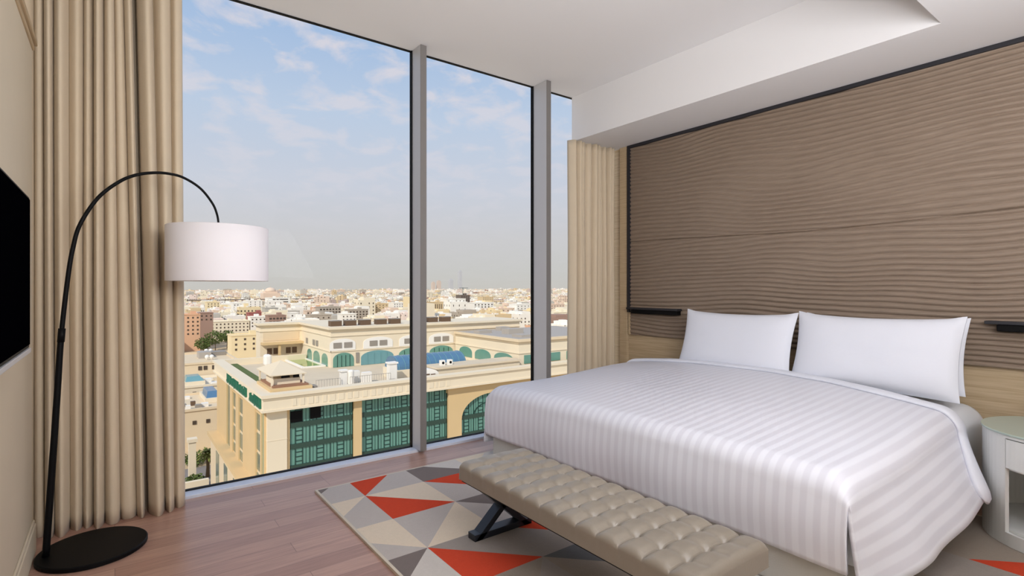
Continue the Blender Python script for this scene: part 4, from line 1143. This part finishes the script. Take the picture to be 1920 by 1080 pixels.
# ================================================================ OUTSIDE: the rest of the city
def block_mesh(seed):
    rr = random.Random(seed); m = MB()
    w_, d_, h_ = rr.uniform(7, 13), rr.uniform(7, 12), rr.uniform(13, 24)
    m.mi = 0; m.box(-w_, w_, -d_, d_, 0, h_)
    for q in ((-w_, w_, -d_, -d_+.4), (-w_, w_, d_-.4, d_), (-w_, -w_+.4, -d_, d_), (w_-.4, w_, -d_, d_)): m.box(*q, h_, h_+1)
    if rr.random() < .5: m.box(-w_*.4, w_, -d_+1, d_, h_, h_+3.2)
    a = rr.uniform(-w_*.7, w_*.2); m.box(a, a+4.5, 0, 5, h_, h_+rr.uniform(2.5, 5))
    m.mi = 2
    for i in range(4): a, b_ = rr.uniform(-w_*.8, w_*.7), rr.uniform(-d_*.8, d_*.7); m.box(a, a+1.6, b_, b_+1.6, h_, h_+2.0)
    m.mi = 1; nf = int(h_/3.4); nc = rr.randint(3, 6); ww = rr.uniform(.5, 1.0)
    for f in range(nf):
        for c in range(nc):
            if rr.random() < .12: continue
            x = lerp(-w_, w_, (c+.5)/nc); m.box(x-ww, x+ww, -d_-.12, -d_, f*3.4+1.2, f*3.4+2.7)
            y = lerp(-d_, d_, (c+.5)/nc); m.box(-w_-.12, -w_, y-ww, y+ww, f*3.4+1.2, f*3.4+2.7)
    bmesh.ops.recalc_face_normals(m.bm, faces=m.bm.faces)
    me = bpy.data.meshes.new('city_block'); m.bm.to_mesh(me)
    for k in ('c_cream', 'wdark', 'white'): me.materials.append(M[k])
    return me, w_, d_, h_
BM = [block_mesh(100+i) for i in range(12)]
cols = ['cream']*8+['white']*9+['peach']*3+['yellow']*2+['tan']*3+['pink']*2+['grey']*2+['concrete', 'terracotta', 'mauve', 'brown']
rr = random.Random(99)
cands = []; far = MB(); far_cols = sorted(set(cols))
Y = 300.0
def hits(x0, x1, y0, y1):
    return any(x0 < b_ and x1 > a and y0 < d and y1 > c for a, b_, c, d in occ)
occ.append((10, 50, 190, 310)); occ.append((50, 86, 480, 530))
cnt = 0
while Y < 8500:
    step = 27 if Y < 2000 else 27*(Y/2000)**1.0
    X = Y*.0
    while X < Y*1.12:
        x = X+rr.uniform(-4, 4); y = Y+rr.uniform(-5, 5); X += step*1.02
        if rr.random() < .10: continue
        bi = rr.randrange(12); me, w_, d_, h_ = BM[bi]; c = rr.choice(cols); s_ = 1 if Y < 2000 else (Y/2000)*.9
        hs = rr.uniform(.75, 1.15)*(1 if Y < 2000 else 1.1)
        if rr.random() < .03: hs *= 1.6
        if hits(x-w_*s_, x+w_*s_, y-d_*s_, y+d_*s_): continue
        r_, d = .8007*x-.5993*y, .599*x+.8005*y
        px = 960+995*r_/d; py = 540-(GZ+h_*hs+2-1.2)*995/d
        yb = 690 if px < 402 else 640 if px < 490 else 604 if px < 605 else 598 if px < 975 else 640
        inview = 340 < px < 1072 and not (766 < px < 798) and not (1000 < px < 1028)
        if Y < 500 and not (inview and py < yb) and px > 395 and px < 1100: continue
        if px < 495 and Y < 640 and inview: continue
        if inview and py < yb-1: cands.append((d, x, y, bi, c, hs, px, py)); occ.append((x-w_*s_, x+w_*s_, y-d_*s_, y+d_*s_)) if Y < 1500 else None
        elif Y < 500 and px <= 420: continue
        else:
            cnt += 1; far.mi = far_cols.index(c)
            far.box(x-w_*s_, x+w_*s_, y-d_*s_, y+d_*s_, GZ, GZ+h_*hs); occ.append((x-w_*s_, x+w_*s_, y-d_*s_, y+d_*s_)) if Y < 1500 else None
            if rr.random() < .5: far.box(x-2*s_, x+3*s_, y-2, y+3*s_, GZ+h_*hs, GZ+h_*hs+3)
    Y += step*1.0
cands.sort()
NI = 300-len(HB)
cname = dict(cream='cream', white='white', peach='peach', yellow='pale yellow', tan='tan', pink='pale pink', grey='pale grey', concrete='grey brown', terracotta='terracotta', mauve='mauve', brown='brown')
for i, (d, x, y, bi, c, hs, px, py) in enumerate(cands):
    me, w_, d_, h_ = BM[bi]
    if i < NI:
        o = bpy.data.objects.new('city_block', me); COL.objects.link(o); o.location = (x, y, GZ); o.scale = (1, 1, hs)
        o.material_slots[0].link = 'OBJECT'; o.material_slots[0].material = M['c_'+c]
        zones = ((400, 'beside the left curtain'), (440, 'under the left half of the lamp shade'), (480, 'under the right half of the lamp shade'), (530, 'just right of the lamp shade'), (590, 'left of the centre of the wide pane'),
                 (650, 'right of the centre of the wide pane'), (705, 'in the right third of the wide pane'), (770, 'just left of the first mullion'), (850, 'just right of the first mullion'), (900, 'left of the centre of the middle pane'),
                 (950, 'right of the centre of the middle pane'), (1003, 'just left of the second mullion'), (2000, 'in the narrow right pane'))
        pane = [z for lim, z in zones if px < lim][0]
        band = 'low' if py > 588 else 'halfway down' if py > 579 else 'fairly high' if py > 571 else 'near the horizon'
        tag(o, '%s city block %s, %s' % (cname[c], band, pane), 'building', 'flat roofed city blocks beyond the big building')
    else:
        s_ = 1 if y < 2000 else (y/2000)*.9
        far.mi = far_cols.index(c); far.box(x-w_*s_, x+w_*s_, y-d_*s_, y+d_*s_, GZ, GZ+h_*hs)
        if rr.random() < .6: far.box(x-2*s_, x+3*s_, y-2, y+3*s_, GZ+h_*hs, GZ+h_*hs+3*s_)
        if y < 2600:
            far.mi = len(far_cols)
            for f in range(4):
                for q in range(4):
                    if rr.random() < .3: continue
                    xx = x+lerp(-w_, w_, (q+.5)/4)*s_; far.box(xx-.9, xx+.9, y-d_*s_-.15, y-d_*s_, GZ+h_*hs-2.6-f*3.6, GZ+h_*hs-1.0-f*3.6)
                    yy = y+lerp(-d_, d_, (q+.5)/4)*s_; far.box(x-w_*s_-.15, x-w_*s_, yy-.9, yy+.9, GZ+h_*hs-2.6-f*3.6, GZ+h_*hs-1.0-f*3.6)
print('CITY', len(cands), cnt)
# the city goes on to both sides of the view
rs = random.Random(55); Y = 130.0
while Y < 8500:
    step = 30 if Y < 1500 else 30*(Y/1500)
    for lo, hi in ((-1.3, .0), (1.12, 1.9)):
        X = Y*lo
        while X < Y*hi + (0 if lo > 0 else min(0.0, Y*.04) + (-18 if Y < 420 else 0)):
            x = X+rs.uniform(-4, 4); X += step
            if rs.random() < .12 or (lo > 0 and Y < 200): continue
            s_ = max(1, step/30); w_, d_ = rs.uniform(8, 12.5)*s_, rs.uniform(8, 12.5)*s_; h = rs.uniform(11, 23)
            far.mi = rs.choice([far_cols.index(c) for c in cols]); far.box(x-w_, x+w_, Y-d_, Y+d_, GZ, GZ+h)
            far.box(x-2*s_, x+3*s_, Y-2, Y+3*s_, GZ+h, GZ+h+2.8)
            if Y < 700:
                far.mi = len(far_cols)
                for f in range(int(h/3.5)):
                    for q in range(4):
                        if rs.random() < .2: continue
                        xx = x+lerp(-w_, w_, (q+.5)/4); far.box(xx-.7, xx+.7, Y-d_-.12, Y-d_, GZ+h-2.4-f*3.5, GZ+h-1.0-f*3.5)
    Y += step
o = far.build('distant_city', ['c_'+c for c in far_cols]+['wdark'], origin=(0, 300, GZ))
tag(o, 'countless tiny pale buildings of the distant city up to the horizon', 'city', kind='stuff')
